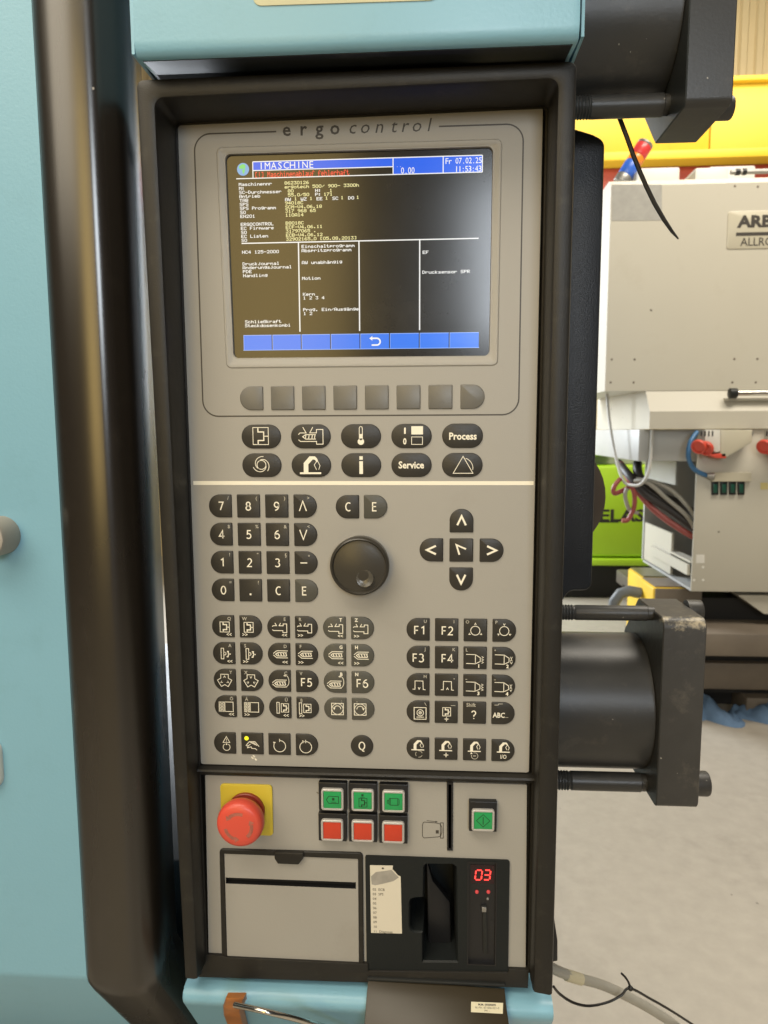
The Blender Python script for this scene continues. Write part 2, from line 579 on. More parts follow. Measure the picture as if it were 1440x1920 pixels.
GL = {}
FONTC = bpy.data.curves.new('letter', 'FONT')
FONTC.resolution_u = 2
FONTO = bpy.data.objects.new('letter', FONTC)
COL.objects.link(FONTO)


def glyph(ch, bold):
    key = (ch, bold)
    if key in GL:
        return GL[key]
    FONTC.offset = bold
    FONTC.body = ch + '|'
    dg = bpy.context.evaluated_depsgraph_get()
    dg.update()
    me = bpy.data.meshes.new_from_object(FONTO.evaluated_get(dg))
    FONTC.body = '||'
    dg.update()
    # advance from the position of the trailing bar
    me2 = bpy.data.meshes.new_from_object(FONTO.evaluated_get(dg))
    xs2 = sorted(v.co.x for v in me2.vertices)
    bw = xs2[len(xs2) // 2 - 1] - xs2[0]
    badv = xs2[-1] - xs2[0] - bw
    xs = [v.co.x for v in me.vertices]
    barleft = max(xs) - bw
    adv = barleft - xs2[0]
    lim = barleft - 1e-5
    faces = [tuple(p.vertices) for p in me.polygons if min(me.vertices[i].co.x for i in p.vertices) < lim or ch == '|']
    used = sorted({i for f in faces for i in f})
    mp = {i: k for k, i in enumerate(used)}
    vs = [(me.vertices[i].co.x, me.vertices[i].co.y) for i in used]
    faces = [tuple(mp[i] for i in f) for f in faces]
    # faces face +z in the font plane; keep the winding for a face seen from -y
    x0 = min((v[0] for v in vs), default=0)
    x1 = max((v[0] for v in vs), default=0)
    GL[key] = (vs, faces, x0, x1, adv)
    bpy.data.meshes.remove(me)
    bpy.data.meshes.remove(me2)
    return GL[key]


CAPH = 1.0
_g = glyph('H', 0.0)
CAPH = max(v[1] for v in _g[0])
XH = max(v[1] for v in glyph('x', 0.0)[0])

# =================================================================== THE SETTING
fl = MB()
fl.face([(-9, -7, 0), (12, -7, 0), (12, 14, 0), (-9, 14, 0)])
o = fl.build('floor', FLOORM)
o['kind'] = 'structure'

# =================================================================== CONTROL PANEL
MM = 0.001
panel = thing('control_panel', 'tall control panel with a lit screen, dark keys and a red emergency button',
              'control panel', at(690, 1838))


def W(x, z, y=0.0):                     # panel millimetres -> world
    return Vector((x * MM, y * MM, ZP + z * MM))


def mm(u, v):                           # pixel on the panel face -> panel millimetres
    p = at(u, v, 0)
    return ((p.x) / MM, (p.z - ZP) / MM)


# ---- frame round the panel: a hood that stands further out at the top
def depth_at(z):                        # how far the frame front stands out
    zt, zb = ZP - 0.045, ZP - 0.80
    t = min(1.15, max(-0.2, (z - zb) / (zt - zb)))
    return -(0.025 + 0.021 * t)


def solve_px(u, v):
    y = -0.035
    for _ in range(6):
        y = depth_at(at(u, v, y).z)
    return at(u, v, y)


def ring_u(tl, tr, br, bl, r, n=6):
    P = [Vector(bl), Vector(tl), Vector(tr), Vector(br)]
    out = [P[0]]
    for i in (1, 2):
        p = P[i]
        a, b = (P[i - 1] - p), (P[i + 1] - p)
        an, bn = a.normalized(), b.normalized()
        half = an.angle(bn) / 2
        t = r / math.tan(half)
        c = p + (an + bn).normalized() * (r / sin(half))
        s, e = (p + an * t) - c, (p + bn * t) - c
        ang = s.angle(e)
        for k in range(n + 1):
            out.append(c + (s * sin(ang * (1 - k / n)) + e * sin(ang * k / n)) / sin(ang))
    out.append(P[3])
    return out


of = [solve_px(*p) for p in ((253, 147.5), (1083, 111.5), (1036.5, 1866), (345.5, 1834))]
nf = [solve_px(*p) for p in ((290, 184), (1046, 147), (1000, 1861), (371, 1836))]


def shift(ps, y=None, dy=0.0, grow=0.0):
    c = sum((Vector(p) for p in ps), Vector()) / 4
    out = []
    for p in ps:
        q = Vector(p)
        q.x += grow * (1 if q.x > c.x else -1)
        if q.z > c.z:
            q.z += grow
        q.y = y if y is not None else q.y + dy
        out.append(q)
    return out


rings = [ring_u(*shift(of, y=0.03), 0.006), ring_u(*shift(of, dy=0.003), 0.006), ring_u(*shift(of, dy=0.0009, grow=-0.0009), 0.0055),
         ring_u(*shift(of, grow=-0.003), 0.004),
         ring_u(*shift(nf, grow=0.0035), 0.0095), ring_u(*shift(nf, dy=0.001, grow=0.001), 0.0075), ring_u(*shift(nf, dy=0.0035), 0.0065)]
nb = shift(nf, y=0.0)
rings.append(ring_u(*shift(nf, y=-0.0012, grow=-0.0004), 0.004))
rings.append(ring_u(*shift(nf, y=-0.0012, grow=-0.0018), 0.003))
rings.append(ring_u(*shift(nf, y=0.0068, grow=-0.0022), 0.003))
rings.append(ring_u(*shift(nf, y=0.0070, grow=-0.024), 0.003))
b = MB()
V = b.loft(rings, closed=False)
for e in (0, -1):
    b.bm.faces.new([r[e] for r in V])
b.build('frame', BEZEL, panel)

# ---- backing behind the plates
x0, zt0 = nb[0].x - 0.004, nb[0].z + 0.004
x1 = nb[1].x + 0.004
zb0 = at(690, 1846).z
b = MB()
b.box(x0 + 0.004, x1 - 0.006, 0.055, 0.10, zb0 + 0.004, zt0 - 0.004)
b.build('housing_box', DARKPL, panel)

# ---- upper face plate with the screen opening
plate_px = [(332, 217.5), (1018, 196), (991.5, 1448.5), (377, 1432.5)]
outer = rounded([mm(*p) for p in plate_px], 2.0, 3)
scr_px = [(421.5, 288.5), (924.7, 274), (918, 667), (437.5, 671.5)]
scr = rounded([mm(*p) for p in scr_px], 4.5, 5)


def mmw(pts):
    return [(p[0] * MM, ZP + p[1] * MM) for p in pts]


b = MB()
b.sheet(mmw(outer), [mmw(scr)], 0.0, 0.0045, backcap=False)
b.loft([[(p[0], 0.0, p[1]) for p in mmw(outer)], [(p[0], 0.006, p[1]) for p in mmw(outer)]], True)
plate = b.build('face_plate', PLATE, panel, smooth=0)

# embossed ridge round the screen
eo = rounded([mm(*p) for p in [(405, 276), (942, 260), (934, 686), (424, 691)]], 5.0, 5)
ccw = lambda q: q if sum(q[i][0] * q[(i + 1) % len(q)][1] - q[(i + 1) % len(q)][0] * q[i][1] for i in range(len(q))) > 0 else q[::-1]
eo, ei = ccw(eo), ccw(scr)
steps = [(eo, -0.00002), (inset(eo, 1.0), -0.0008), (inset(eo, 3.6), -0.0008), (inset(eo, 4.4), -0.0003), (inset(ei, -1.4), -0.0003), (inset(ei, 0.1), 0.0006), (inset(ei, 0.2), 0.004)]
b = MB()
b.loft([[(p[0] * MM, y, ZP + p[1] * MM) for p in q] for q, y in steps], True)
b.build('screen_surround', PLATE, plate)


def print_obj(fn, name, mt, parent, y, wl=None, label=None):
    b = MB()
    fn(b, y)
    o = b.build(name, mt, parent, smooth=0, recalc=False, wl=wl or (0, 0, 0))
    if label:
        o['label'] = label
    return o


# ---- printed outline and lettering
def P(u, v):
    return mmw([mm(u, v)])[0]


def outline(b, y):
    def path(pts, r):
        q = [P(*p) for p in pts]
        out = [q[0]]
        rr = rounded(q, r, 8)
        per = 9
        for i in range(1, len(q) - 1):
            out += rr[i * per:(i + 1) * per]
        out.append(q[-1])
        return out
    zt = (P(518, 247.5)[1] + P(822, 236.5)[1]) / 2
    xl, xr = P(372, 500)[0], P(977, 500)[0]
    zb = P(690, 779)[1]
    pts = [(P(518, 248)[0], zt), (xl, zt), (xl, zb), (xr, zb), (xr, zt), (P(823, 237)[0], zt)]
    rr = rounded(pts, 0.0135, 8)
    b.stroke([pts[0]] + rr[9:45] + [pts[5]], 0.00115, y)


print_obj(outline, 'printed_outline', PRINTD, panel, -0.00012)


def lettering(b, y):
    xh = 0.0067
    size = xh / XH * CAPH
    z0 = (P(536, 255)[1] + P(809, 245.5)[1]) / 2
    for ch, u in zip('ergo', (537.5, 568.5, 599, 628)):
        b.text(ch, P(u, 250)[0], z0, size, 0.018, y)
    for ch, u in zip('control', (662.5, 686, 713, 740, 760.5, 783, 806)):
        b.text(ch, P(u, 245)[0] - 0.0012, z0, size, 0.0, y, shear=0.22)


print_obj(lettering, 'printed_lettering', PRINTD, panel, -0.00012)
zw = (P(363, 904.5)[1] + P(999, 907)[1]) / 2
xa, xb_ = P(362.5, 905)[0], P(1000.5, 907)[0]
b = MB()
b.face([(xa, -0.00012, zw - 0.0017), (xb_, -0.00012, zw - 0.0017), (xb_, -0.00012, zw + 0.0017), (xa, -0.00012, zw + 0.0017)])
b.build('white_stripe', PRINTW, panel, smooth=0)

# ---- screen
b = MB()
gq = mmw(inset(ei, -0.6))
b.prism(gq, 0.0028, 0.0055)
screen = b.build('screen', GLASS, panel, smooth=0)
SY = 0.0026


def spx(u, v):
    p = at(u, v, SY)
    return (p.x, p.z)


def s_obj(name, mt, fn, y=SY):
    b = MB()
    fn(b, y)
    return b.build(name, mt, screen, smooth=0, recalc=False)


MMP = 1 / 2.16 * MM                     # one photograph pixel on the screen
XL, XR_ = spx(474, 312)[0], spx(904.5, 300)[0]


def zrow(v, u):                         # height of the level row that passes pixel (u, v)
    return spx(u, v)[1]


zA, zB, zC = zrow(303.5, 474), zrow(320, 474), zrow(334.5, 474)
x738, x831 = spx(737, 300)[0], spx(831, 300)[0]
xl0 = spx(443, 336)[0]


def s_blue(b, y):
    b.fill(rectq(XL, x738, zB, zA), y)
    b.fill(rectq(x738, XR_, zC, zA), y)


s_obj('title_bar', S_BLUE, s_blue)
zK0, zK1 = zrow(657, 457), zrow(628.5, 457)
xk0, xk1 = spx(456, 642)[0], spx(898.5, 636)[0]


def s_keys(b, y):
    wk = (xk1 - xk0) / 8
    for i in range(8):
        b.fill(rectq(xk0 + i * wk + 0.0004, xk0 + (i + 1) * wk - 0.0004, zK0, zK1), y)


s_obj('soft_key_bar', S_BLUE2, s_keys)


def s_keyedge(b, y):
    wk = (xk1 - xk0) / 8
    for i in range(8):
        a, c = xk0 + i * wk + 0.0004, xk0 + (i + 1) * wk - 0.0004
        b.fill(rectq(a, c, zK1 - 0.0005, zK1), y - 0.0001)
        b.fill(rectq(a, a + 0.0004, zK0, zK1 - 0.0005), y - 0.0001)
    b.fill(rectq(xk0, xk1, zK0 - 0.0002, zK0 + 0.0003), y - 0.0001)


s_obj('soft_key_edges', S_EDGE, s_keyedge)


def s_lines(b, y):
    t = 0.00075
    y -= 0.0001
    b.stroke([(XL, zA), (XR_, zA)], t, y)
    b.stroke([(XL, zA), (XL, zC)], t, y)
    b.stroke([(XL, zB), (x738, zB)], t, y)
    b.stroke([(xl0, zC), (XR_, zC)], t, y)
    b.stroke([(x738, zA), (x738, zC)], t, y)
    b.stroke([(x831, zA), (x831, zC)], t, y)
    b.stroke([(XR_, zA), (XR_, zC)], t, y)
    zh = zrow(456.5, 453)
    b.stroke([(spx(453, 456)[0], zh), (spx(897.5, 445)[0], zh)], 0.0009, y)
    zl = zrow(622, 565)
    for u in (559.5, 673, 787):
        b.stroke([(spx(u, 450)[0], zh), (spx(u + (5, 1.5, 0)[(u > 560) + (u > 700)] * 0, 450)[0], zl)], 0.0010, y)
    # arrow on the fifth soft key
    cx, cz = spx(704, 640)
    b.stroke([(cx - 0.0035, cz + 0.0025), (cx + 0.0012, cz + 0.0025)] + [(cx + 0.0012 + 0.0028 * sin(R(a)), cz - 0.0003 + 0.0028 * cos(R(a))) for a in range(20, 161, 20)]
             + [(cx + 0.0012, cz - 0.0031), (cx - 0.0032, cz - 0.0031)], 0.0013, y - 0.0001)
    b.fill([(cx - 0.0052, cz + 0.0025), (cx - 0.0026, cz + 0.0044), (cx - 0.0026, cz + 0.0006)], y - 0.0002)


s_obj('screen_lines', S_WHITE, s_lines)


def st(b, s, u, v, pitch, h, y, bold=0.02):
    """text whose first cell starts at pixel u; v is the middle of its letters at that pixel"""
    x, z = spx(u, v)
    if bold > 0:
        b.pixels(s, x, z - h / 2, pitch, h, y - 0.00005)
    else:
        b.text(s, x, z - h / 2, h, bold, y - 0.00005, 'L', mono=pitch)


CW, CH_ = 5.56 * MMP, 5.4 * MMP


def s_white(b, y):
    x, z = spx(486, 317)
    st(b, '1MASCHINE', 484, 311.5, 11.35 * MMP, 11.5 * MMP, y - 0.0001, 0.0)
    st(b, '0.00', 751.5, 320, 6.2 * MMP, 10.5 * MMP, y - 0.0001, 0.0)
    st(b, '..', 742, 310, 5.5 * MMP, 6 * MMP, y - 0.0001, 0.0)
    st(b, 'Fr 07.02.25', 835, 302.3, 5.85 * MMP, 9.6 * MMP, y - 0.0001, 0.0)
    st(b, '11:53:43', 853, 317.3, 5.85 * MMP, 9.6 * MMP, y - 0.0001, 0.0)
    rows = ['Maschinennr', 'M:', 'SC-Durchmesser', 'Antrieb', 'TAB', 'SPS', 'SPS Programm', 'SO', 'EN201', None, 'ERGOCONTROL', 'EC Firmware', 'SO', 'EC Listen', 'SO']
    for i, s in enumerate(rows):
        if s:
            st(b, s, 447.8 + i * 0.36, 346 + i * 7.49, CW, CH_, y, 0.03)
    for s, u, v in (('NC4 125-2000', 454, 473), ('Druckjournal', 455, 495), ('Änderungsjournal', 455, 502), ('PDE', 455.5, 509.5), ('Handling', 456, 517),
                    ('Schließkraft', 459.5, 603.5), ('Steckdosenkombi', 459.5, 610.8),
                    ('Einschaltprogramm', 565.5, 462.3), ('Abspritzprogramm', 565.5, 470), ('AW unabhängig', 566, 492.5), ('Motion', 566.5, 522),
                    ('Kern', 568, 551.8), ('1 2 3 4', 568.5, 558.8), ('Prog. Ein/Ausgänge', 568.5, 580.8), ('1 2', 569, 588),
                    ('EF', 792.5, 473.2), ('Drucksensor SPR', 792, 510.5)):
        st(b, s, u, v, 5.72 * MMP, CH_, y, 0.03)
    for s, u, v in (('AW   WZ   EE   SC   DO', 534.5, 374.2), ('H:', 591, 357.3), ('P:', 591, 364.7)):
        st(b, s, u, v, 5.72 * MMP, CH_, y, 0.03)


s_obj('white_text', S_WHITE, s_white)


def s_yellow(b, y):
    rows = ['86230126', 'ergotech 500/ 900- 3300h', ' 80', ' 55.0/50', '   1    1    1    1    1', '94018C', 'SCM-V4.06.18', '317 968 65', '110A14', None, 'B8018C', 'ECF-V4.06.11', '31797065 .', 'ECB-V4.06.12', '32902165_0 [05.08.2013]']
    for i, s in enumerate(rows):
        if s:
            st(b, s, 533.5 + i * 0.22, 343.2 + i * 7.53, 5.62 * MMP, CH_, y, 0.03)
    st(b, '1', 618, 357, CW, CH_, y, 0.03)
    st(b, '171', 607, 364.3, CW, CH_, y, 0.03)


s_obj('yellow_text', S_YELLOW, s_yellow)
s_obj('red_text', S_RED, lambda b, y: st(b, '[!] Maschinenablauf fehlerhaft', 478, 328.0, 5.72 * MMP, 9.4 * MMP, y, 0.02))
gx, gz = spx(455.7, 317.5)
s_obj('globe_sea', S_CYAN, lambda b, y: b.disc(gx, gz, 0.0051, y, 24))


def globe(b, y):
    b.fill([(gx - 0.0036 + 0.0004 * sin(k * 7.1), gz + 0.0022 * 1) if False else (gx + 0.0044 * cos(R(a)) * k, gz + 0.0044 * sin(R(a)) * k) for a, k in ((95, .95), (60, .9), (35, .55), (10, .3), (60, .15), (140, .1), (170, .75), (140, .95))], y - 0.0001)
    b.fill([(gx + dx * 0.001, gz + dz * 0.001) for dx, dz in ((-0.8, -0.3), (1.9, 0.2), (1.4, -1.7), (0.5, -4.0), (-0.4, -2.6))], y - 0.0001)


s_obj('globe_land', S_GREEN, globe)

# ---- keys
KW = 20.4


def o_square(w, h, r=0.8):
    return rounded([(-w / 2, -h / 2), (w / 2, -h / 2), (w / 2, h / 2), (-w / 2, h / 2)], r, 3)


def o_round(w, h, sides):
    """sides: which side is a half round: L R U D or LR"""
    big = min(w, h) / 2 * 0.985
    r = {'BL': 0.9, 'BR': 0.9, 'TR': 0.9, 'TL': 0.9}
    if 'L' in sides: r['BL'] = r['TL'] = big
    if 'R' in sides: r['BR'] = r['TR'] = big
    if 'U' in sides: r['TL'] = r['TR'] = big
    if 'D' in sides: r['BL'] = r['BR'] = big
    return rounded([(-w / 2, -h / 2), (w / 2, -h / 2), (w / 2, h / 2), (-w / 2, h / 2)], [r['BL'], r['BR'], r['TR'], r['TL']], 9)


KEYMESH = {}


def key_mesh(shape, w, h, mt):
    k = (shape, w, h, mt.name)
    if k not in KEYMESH:
        if shape == 'O':
            pts = [(w / 2 * cos(2 * pi * i / 32), w / 2 * sin(2 * pi * i / 32)) for i in range(32)]
        else:
            pts = o_square(w, h) if shape == 'S' else o_round(w, h, shape)
        pts = [(p[0] * MM, p[1] * MM) for p in pts]
        b = MB()
        b.prism(pts, -0.0011, 0.0003, 0.0007)
        bmesh.ops.recalc_face_normals(b.bm, faces=b.bm.faces[:])
        me = bpy.data.meshes.new('key')
        b.bm.to_mesh(me)
        b.bm.free()
        me.materials.append(mt)
        me.shade_smooth()
        me.set_sharp_from_angle(angle=R(55))
        KEYMESH[k] = me
    return KEYMESH[k]


class LG:
    """legend drawn in key millimetres, origin at the key centre"""

    def __init__(self, b, y, mi=0, ox=0.0, oz=0.0, s=1.0):
        self.b, self.y, self.ox, self.oz, self.s = b, y, ox, oz, s

    def m(self, p):
        return ((p[0] * self.s + self.ox) * MM, (p[1] * self.s + self.oz) * MM)

    def at(self, ox, oz, s=1.0):
        return LG(self.b, self.y, 0, self.ox + ox * self.s, self.oz + oz * self.s, self.s * s)

    def c(self, i):
        self.b.mi = i
        return self

    def line(self, pts, w=0.6, closed=False):
        self.b.stroke([self.m(p) for p in pts], w * MM, self.y, closed)
        return self

    def ref(self, pts, cx, cz, k, w=0.6, closed=False):
        """points in pixels of a magnified crop, about the key centre (cx, cz), k mm per pixel"""
        return self.line([((x - cx) * k, (cz - z) * k) for x, z in pts], w, closed)

    def rfill(self, pts, cx, cz, k):
        self.b.fill([self.m(((x - cx) * k, (cz - z) * k)) for x, z in pts], self.y)
        return self

    def rect(self, x0, x1, z0, z1, w=0.6):
        return self.line([(x0, z0), (x1, z0), (x1, z1), (x0, z1)], w, True)

    def frect(self, x0, x1, z0, z1):
        self.b.fill([self.m(p) for p in ((x0, z0), (x1, z0), (x1, z1), (x0, z1))], self.y)
        return self

    def poly(self, pts):
        self.b.fill([self.m(p) for p in pts], self.y)
        return self

    def arc(self, x, z, r, w=0.6, a0=0, a1=360):
        q = self.m((x, z))
        self.b.arc(q[0], q[1], r * self.s * MM, w * MM, a0, a1, self.y)
        return self

    def disc(self, x, z, r):
        q = self.m((x, z))
        self.b.disc(q[0], q[1], r * self.s * MM, self.y)
        return self

    def text(self, s, x, z, size, bold=0.0, align='C', wscale=1.0):
        """z is the middle of the capitals"""
        q = self.m((x, z - size / 2))
        self.b.text(s, q[0], q[1], size * self.s * MM, bold, self.y, align, wscale=wscale)
        return self

    def chev(self, x, z, s, ang, w=0.5, open_=0.75):
        """arrow head pointing along ang"""
        c, n = cos(R(ang)), sin(R(ang))
        pts = []
        for a, b_ in ((-s / 2, s * open_ / 1.5), (s / 2, 0), (-s / 2, -s * open_ / 1.5)):
            pts.append((x + a * c - b_ * n, z + a * n + b_ * c))
        return self.line(pts, w)




def ea(cx, cz, rx, rz, a0, a1, n=14):
    return [(cx + rx * cos(R(a0 + (a1 - a0) * i / n)), cz + rz * sin(R(a0 + (a1 - a0) * i / n))) for i in range(n + 1)]


# humanist signs of the large keys as pen strokes in a unit box; True closes a stroke
PEN = {'0': [(ea(.5, .5, .42, .5, 0, 336), True)], '1': [([(.20, .80), (.60, .99), (.60, 0)], False)],
       '2': [(ea(.45, .71, .37, .29, 150, -38) + [(.08, 0), (.90, 0)], False)],
       '3': [(ea(.40, .76, .38, .24, 140, -75) + ea(.40, .27, .44, .27, 80, -145), False)],
       '4': [([(.98, .27), (.04, .27), (.68, 1), (.68, 0)], False)],
       '5': [([(.84, 1), (.24, 1), (.20, .56)] + ea(.40, .31, .43, .31, 100, -140), False)],
       '6': [(ea(.80, .42, .70, .58, 92, 180, 8) + ea(.5, .31, .40, .31, 180, -170, 20), False)],
       '7': [([(.08, 1), (.92, 1), (.38, 0)], False)],
       '8': [(ea(.5, .76, .34, .24, 0, 336), True), (ea(.5, .26, .42, .26, 0, 336), True)],
       '9': [(ea(.20, .58, .70, .58, -88, 0, 8) + ea(.5, .69, .40, .31, 0, -350, 20)[:], False)],
       'C': [(ea(.60, .5, .52, .5, 55, 305, 18), False)], 'E': [([(.86, 1), (.18, 1), (.18, 0), (.88, 0)], False), ([(.18, .53), (.80, .53)], False)],
       'F': [([(.86, 1), (.18, 1), (.18, 0)], False), ([(.18, .5), (.78, .5)], False)],
       'Q': [(ea(.5, .5, .52, .5, 0, 340, 20), True), ([(.50, .02), (.66, -.16), (.95, -.22)], False)],
       '?': [(ea(.42, .74, .36, .27, 165, -50, 12) + [(.45, .42), (.45, .27)], False), ([(.45, .10), (.45, -.02)], False)]}


def big(g, s, x, z, h=8.0, w=1.0):
    wd = h * 0.60
    adv = wd + 1.05
    x0 = x - (adv * len(s) - 1.05) / 2
    for i, ch in enumerate(s):
        for pts, cl in PEN[ch]:
            g.line([(x0 + i * adv + p[0] * wd, z + (p[1] - 0.5) * (h - w)) for p in pts], w, cl)




def key(shape, x, z, fn=None, mt=KEYD, w=KW, h=KW, what=None):
    pos = W(x, z)
    o = link('key', key_mesh(shape, w, h, mt), panel, pos)
    if what:
        tone = {'dark_key_film': 'dark', 'light_key_film': 'lighter grey', 'soft_key_film': 'blank grey'}[mt.name]
        o['label'] = f'{tone} key {what}'
    if fn:
        b = MB()
        fn(LG(b, -0.00122))
        b.build('legend', [PRINTW, PRINTG, LED_Y], o, pos, smooth=0, recalc=False)
    return o


# soft keys under the screen
sx0, sz0, spc = 56.77, -304.3, 26.944
for i in range(8):
    key('L' if i == 0 else 'R' if i == 7 else 'S', sx0 + (i - 1) * spc, sz0, None, KEYS_, 20.2, 20.2)

# function keys, two rows of five
gx0, gz0, gpx, gpz = 37.43, -337.03, 43.226, -24.72


def mold(g, x, z, w_, h_, t=0.75):
    q = lambda a, c: (x - w_ / 2 + a * w_, z - h_ / 2 + c * h_)
    g.line([q(0, 0), q(1, 0), q(1, 1), q(0, 1)], t * 0.75, True)
    g.line([q(.33, 1), q(.33, .74), q(.70, .74), q(.70, .24), q(.33, .24), q(.33, 0)], t * 1.25)
    g.line([q(.70, .49), q(1, .49)], t)


K3 = 0.1118


def f_inj(g):
    r = lambda p, w_=0.62, c=False: g.ref(p, 945, 500, K3, w_, c)
    r([(850, 487), (862, 474), (910, 474), (885, 430)])
    r([(962, 430), (938, 474), (990, 474), (990, 448), (1040, 448), (1040, 560), (990, 560), (990, 539), (866, 539), (850, 526)])
    r([(985, 487), (905, 487), (883, 503), (905, 521), (985, 521)], 0.7)
    for x in (905, 930, 955, 975):
        r([(x + 4, 487), (x - 2, 521)], 0.7)


def f_therm(g):
    c = 1342
    g.ref([(c - 12, 523), (c - 12, 440), (c - 8, 430), (c, 426), (c + 8, 430), (c + 12, 440), (c + 12, 523)], c, 500, K3, 0.55)
    g.rfill([(c - 9, 484), (c + 9, 484), (c + 9, 530), (c - 9, 530)], c, 500, K3)
    g.disc(0, (500 - 542) * K3, 25 * K3)


def f_onoff(g):
    k = 0.1052
    g.rfill([(306, 463), (320, 463), (320, 513), (306, 513)], 366, 530, k)
    g.text('0', (312 - 366) * k, (530 - 573) * k, 5.0, 0.03, wscale=0.8)
    g.rfill([(365, 452), (459, 452), (459, 518), (365, 518)], 366, 530, k)
    g.ref([(367, 538), (455, 538), (455, 598), (367, 598)], 366, 530, k, 0.5, True)


def f_swirl(g):
    g.arc(-0.2, 0.3, 3.9, 0.6)
    for a in (90, 210, 330):
        pts = []
        for i in range(13):
            t = i / 12
            rr = 3.9 + 3.6 * t
            an = R(a + 30 - 165 * t)
            pts.append((-0.2 + rr * cos(an), 0.3 + rr * sin(an)))
        g.line(pts, 0.55)


def robot(g, cx=950, cz=728, k=K3):
    g.rfill([(862, 783), (1027, 783), (1027, 797), (862, 797)], cx, cz, k)
    g.rfill([(892, 783), (892, 712), (938, 660), (980, 660), (996, 676), (1006, 700), (992, 706), (982, 688), (964, 683), (928, 722), (928, 783)], cx, cz, k)
    g.ref([(992, 700), (974, 727), (992, 763)], cx, cz, k, 0.5)
    g.ref([(1002, 698), (1019, 732), (1008, 763)], cx, cz, k, 0.5)


def f_tri(g):
    k = 0.1052
    g.ref([(801, 703), (881, 840), (722, 840)], 795, 773, k, 0.55, True)
    g.arc((795 - 795) * k, (773 - 800) * k, 9.0, 0.5, -8, 72)


FK = [[(lambda g: mold(g, -0.3, 0.4, 13.4, 14.6, 0.75), 'printed with a mould symbol'), (f_inj, 'printed with an injection unit symbol'), (f_therm, 'printed with a thermometer'),
       (f_onoff, 'printed with I and 0 beside two boxes'), (lambda g: g.text('Process', 0.2, -0.3, 5.7, 0.026, wscale=0.90), 'printed Process')],
      [(f_swirl, 'printed with a swirl'), (robot, 'printed with a robot arm'), (lambda g: (g.frect(-1.4, 1.5, 4.6, 7.6), g.frect(-1.5, 1.6, -7.6, 3.3)), 'printed with a bold letter i'),
       (lambda g: g.text('Service', -0.2, 0.1, 5.7, 0.026, wscale=0.90), 'printed Service'), (f_tri, 'printed with a triangle and an arc')]]
for j in range(2):
    for i in range(5):
        fn, what = FK[j][i]
        key('LR', gx0 + i * gpx, gz0 + j * gpz, fn, KEYD, 34.4, 20.6, what)

# number pad
nx0, nz0 = -0.30, -397.36
pad = [('7', '/'), ('8', '('), ('9', ')'), ('/\\', '>'), ('4', '$'), ('5', '%'), ('6', '&'), ('\\/', '<'), ('1', '!'), ('2', '"'), ('3', '§'), ('-', '+'), ('0', '='), ('.', '?'), ('C', ''), ('E', '')]
for n, (a, c) in enumerate(pad):
    i, j = n % 4, n // 4

    def fn(g, a=a, c=c, i=i):
        dx = (0.7, 0, 0, -1.9)[i]
        if a == '/\\':
            g.line([(dx - 3.1, -4.2), (dx, 4.4), (dx + 3.1, -4.2)], 0.95)
        elif a == '\\/':
            g.line([(dx - 3.1, 4.3), (dx, -4.2), (dx + 3.1, 4.3)], 0.95)
        elif a == '-':
            g.line([(dx - 3, 0), (dx + 3, 0)], 0.95)
        elif a == '.':
            g.frect(-0.8, 0.8, -4.4, -2.8)
        else:
            big(g, a, dx, -0.1)
        g.c(1)
        if c == '<':
            g.chev(2.8, 7.2, 1.8, 180, 0.4)
        elif c == '>':
            g.chev(2.8, 7.2, 1.8, 0, 0.4)
        elif c == '+':
            g.line([(2.0, 6.3), (3.6, 6.3)], 0.5).line([(2.8, 5.5), (2.8, 7.1)], 0.5)
        elif c:
            g.text(c, 7.2, 7.0, 2.9, 0.01)
        g.c(0)
    shape = 'L' if i == 0 else 'R' if i == 3 else 'S'
    nm = {'/\\': 'an up wedge', '\\/': 'a down wedge', '-': 'minus', '.': 'a decimal point'}.get(a, a)
    key(shape, nx0 + 25 * i, nz0 - 25 * j, fn, KEYL if a == 'E' else KEYD, what=f'of the number pad printed with {nm}')

xC, zC_ = mm(651.5, 950)
key('L', xC, zC_, lambda g: big(g, 'C', 0.7, 0), what='printed C above the jog wheel')
xE, zE = mm(704.3, 950)
key('R', xE, zE, lambda g: big(g, 'E', -1.0, 0), KEYL, what='printed E above the jog wheel')

# arrow cross
acx, acz = mm(864.9, 1031.2)
for shape, dx, dz, ang, nm in (('U', 0, 25.6, 90, 'pointing up'), ('L', -25.8, 0, 180, 'pointing left'), ('R', 25.9, 0, 0, 'pointing right'), ('D', 0, -25.4, 270, 'pointing down')):
    key(shape, acx + dx, acz + dz, (lambda a: lambda g: g.chev(0, 0, 7.8, a, 1.75, 0.86 * 0.82))(ang), what=f'with an arrow head {nm}')
key('S', acx, acz, lambda g: g.line([(4.0, 1.0), (-4.3, 4.6), (-1.6, -4.0)], 1.5), what='with a slanted arrow head in the middle of the cross')

# left block
K5 = 0.0568
lx0, lz0 = mm(418.8, 1173.8)


def corner(g, s, side, light=False, dx=0.0):
    g.c(0 if light else 1)
    g.text(s, (5.8 if side == 'L' else -5.4) + dx, 7.3, 2.9, 0.03 if light else 0.012, wscale=0.95)
    g.c(0)


def dbl(g, side):
    a = 180 if side == 'L' else 0
    x = 5.5 if side == 'L' else -5.4
    for d in (-1.25, 1.25):
        g.chev(x + d, -7.2, 1.9, a, 0.5, 0.8)


def inj(g, dx):
    r = lambda p: g.at(dx, 0).ref(p, 205, 295, K5, 0.62)
    r([(62, 287), (78, 272), (130, 272), (105, 228)])
    r([(195, 228), (170, 272), (235, 272), (235, 242), (290, 242), (290, 380), (228, 380), (228, 350), (80, 350), (62, 335)])


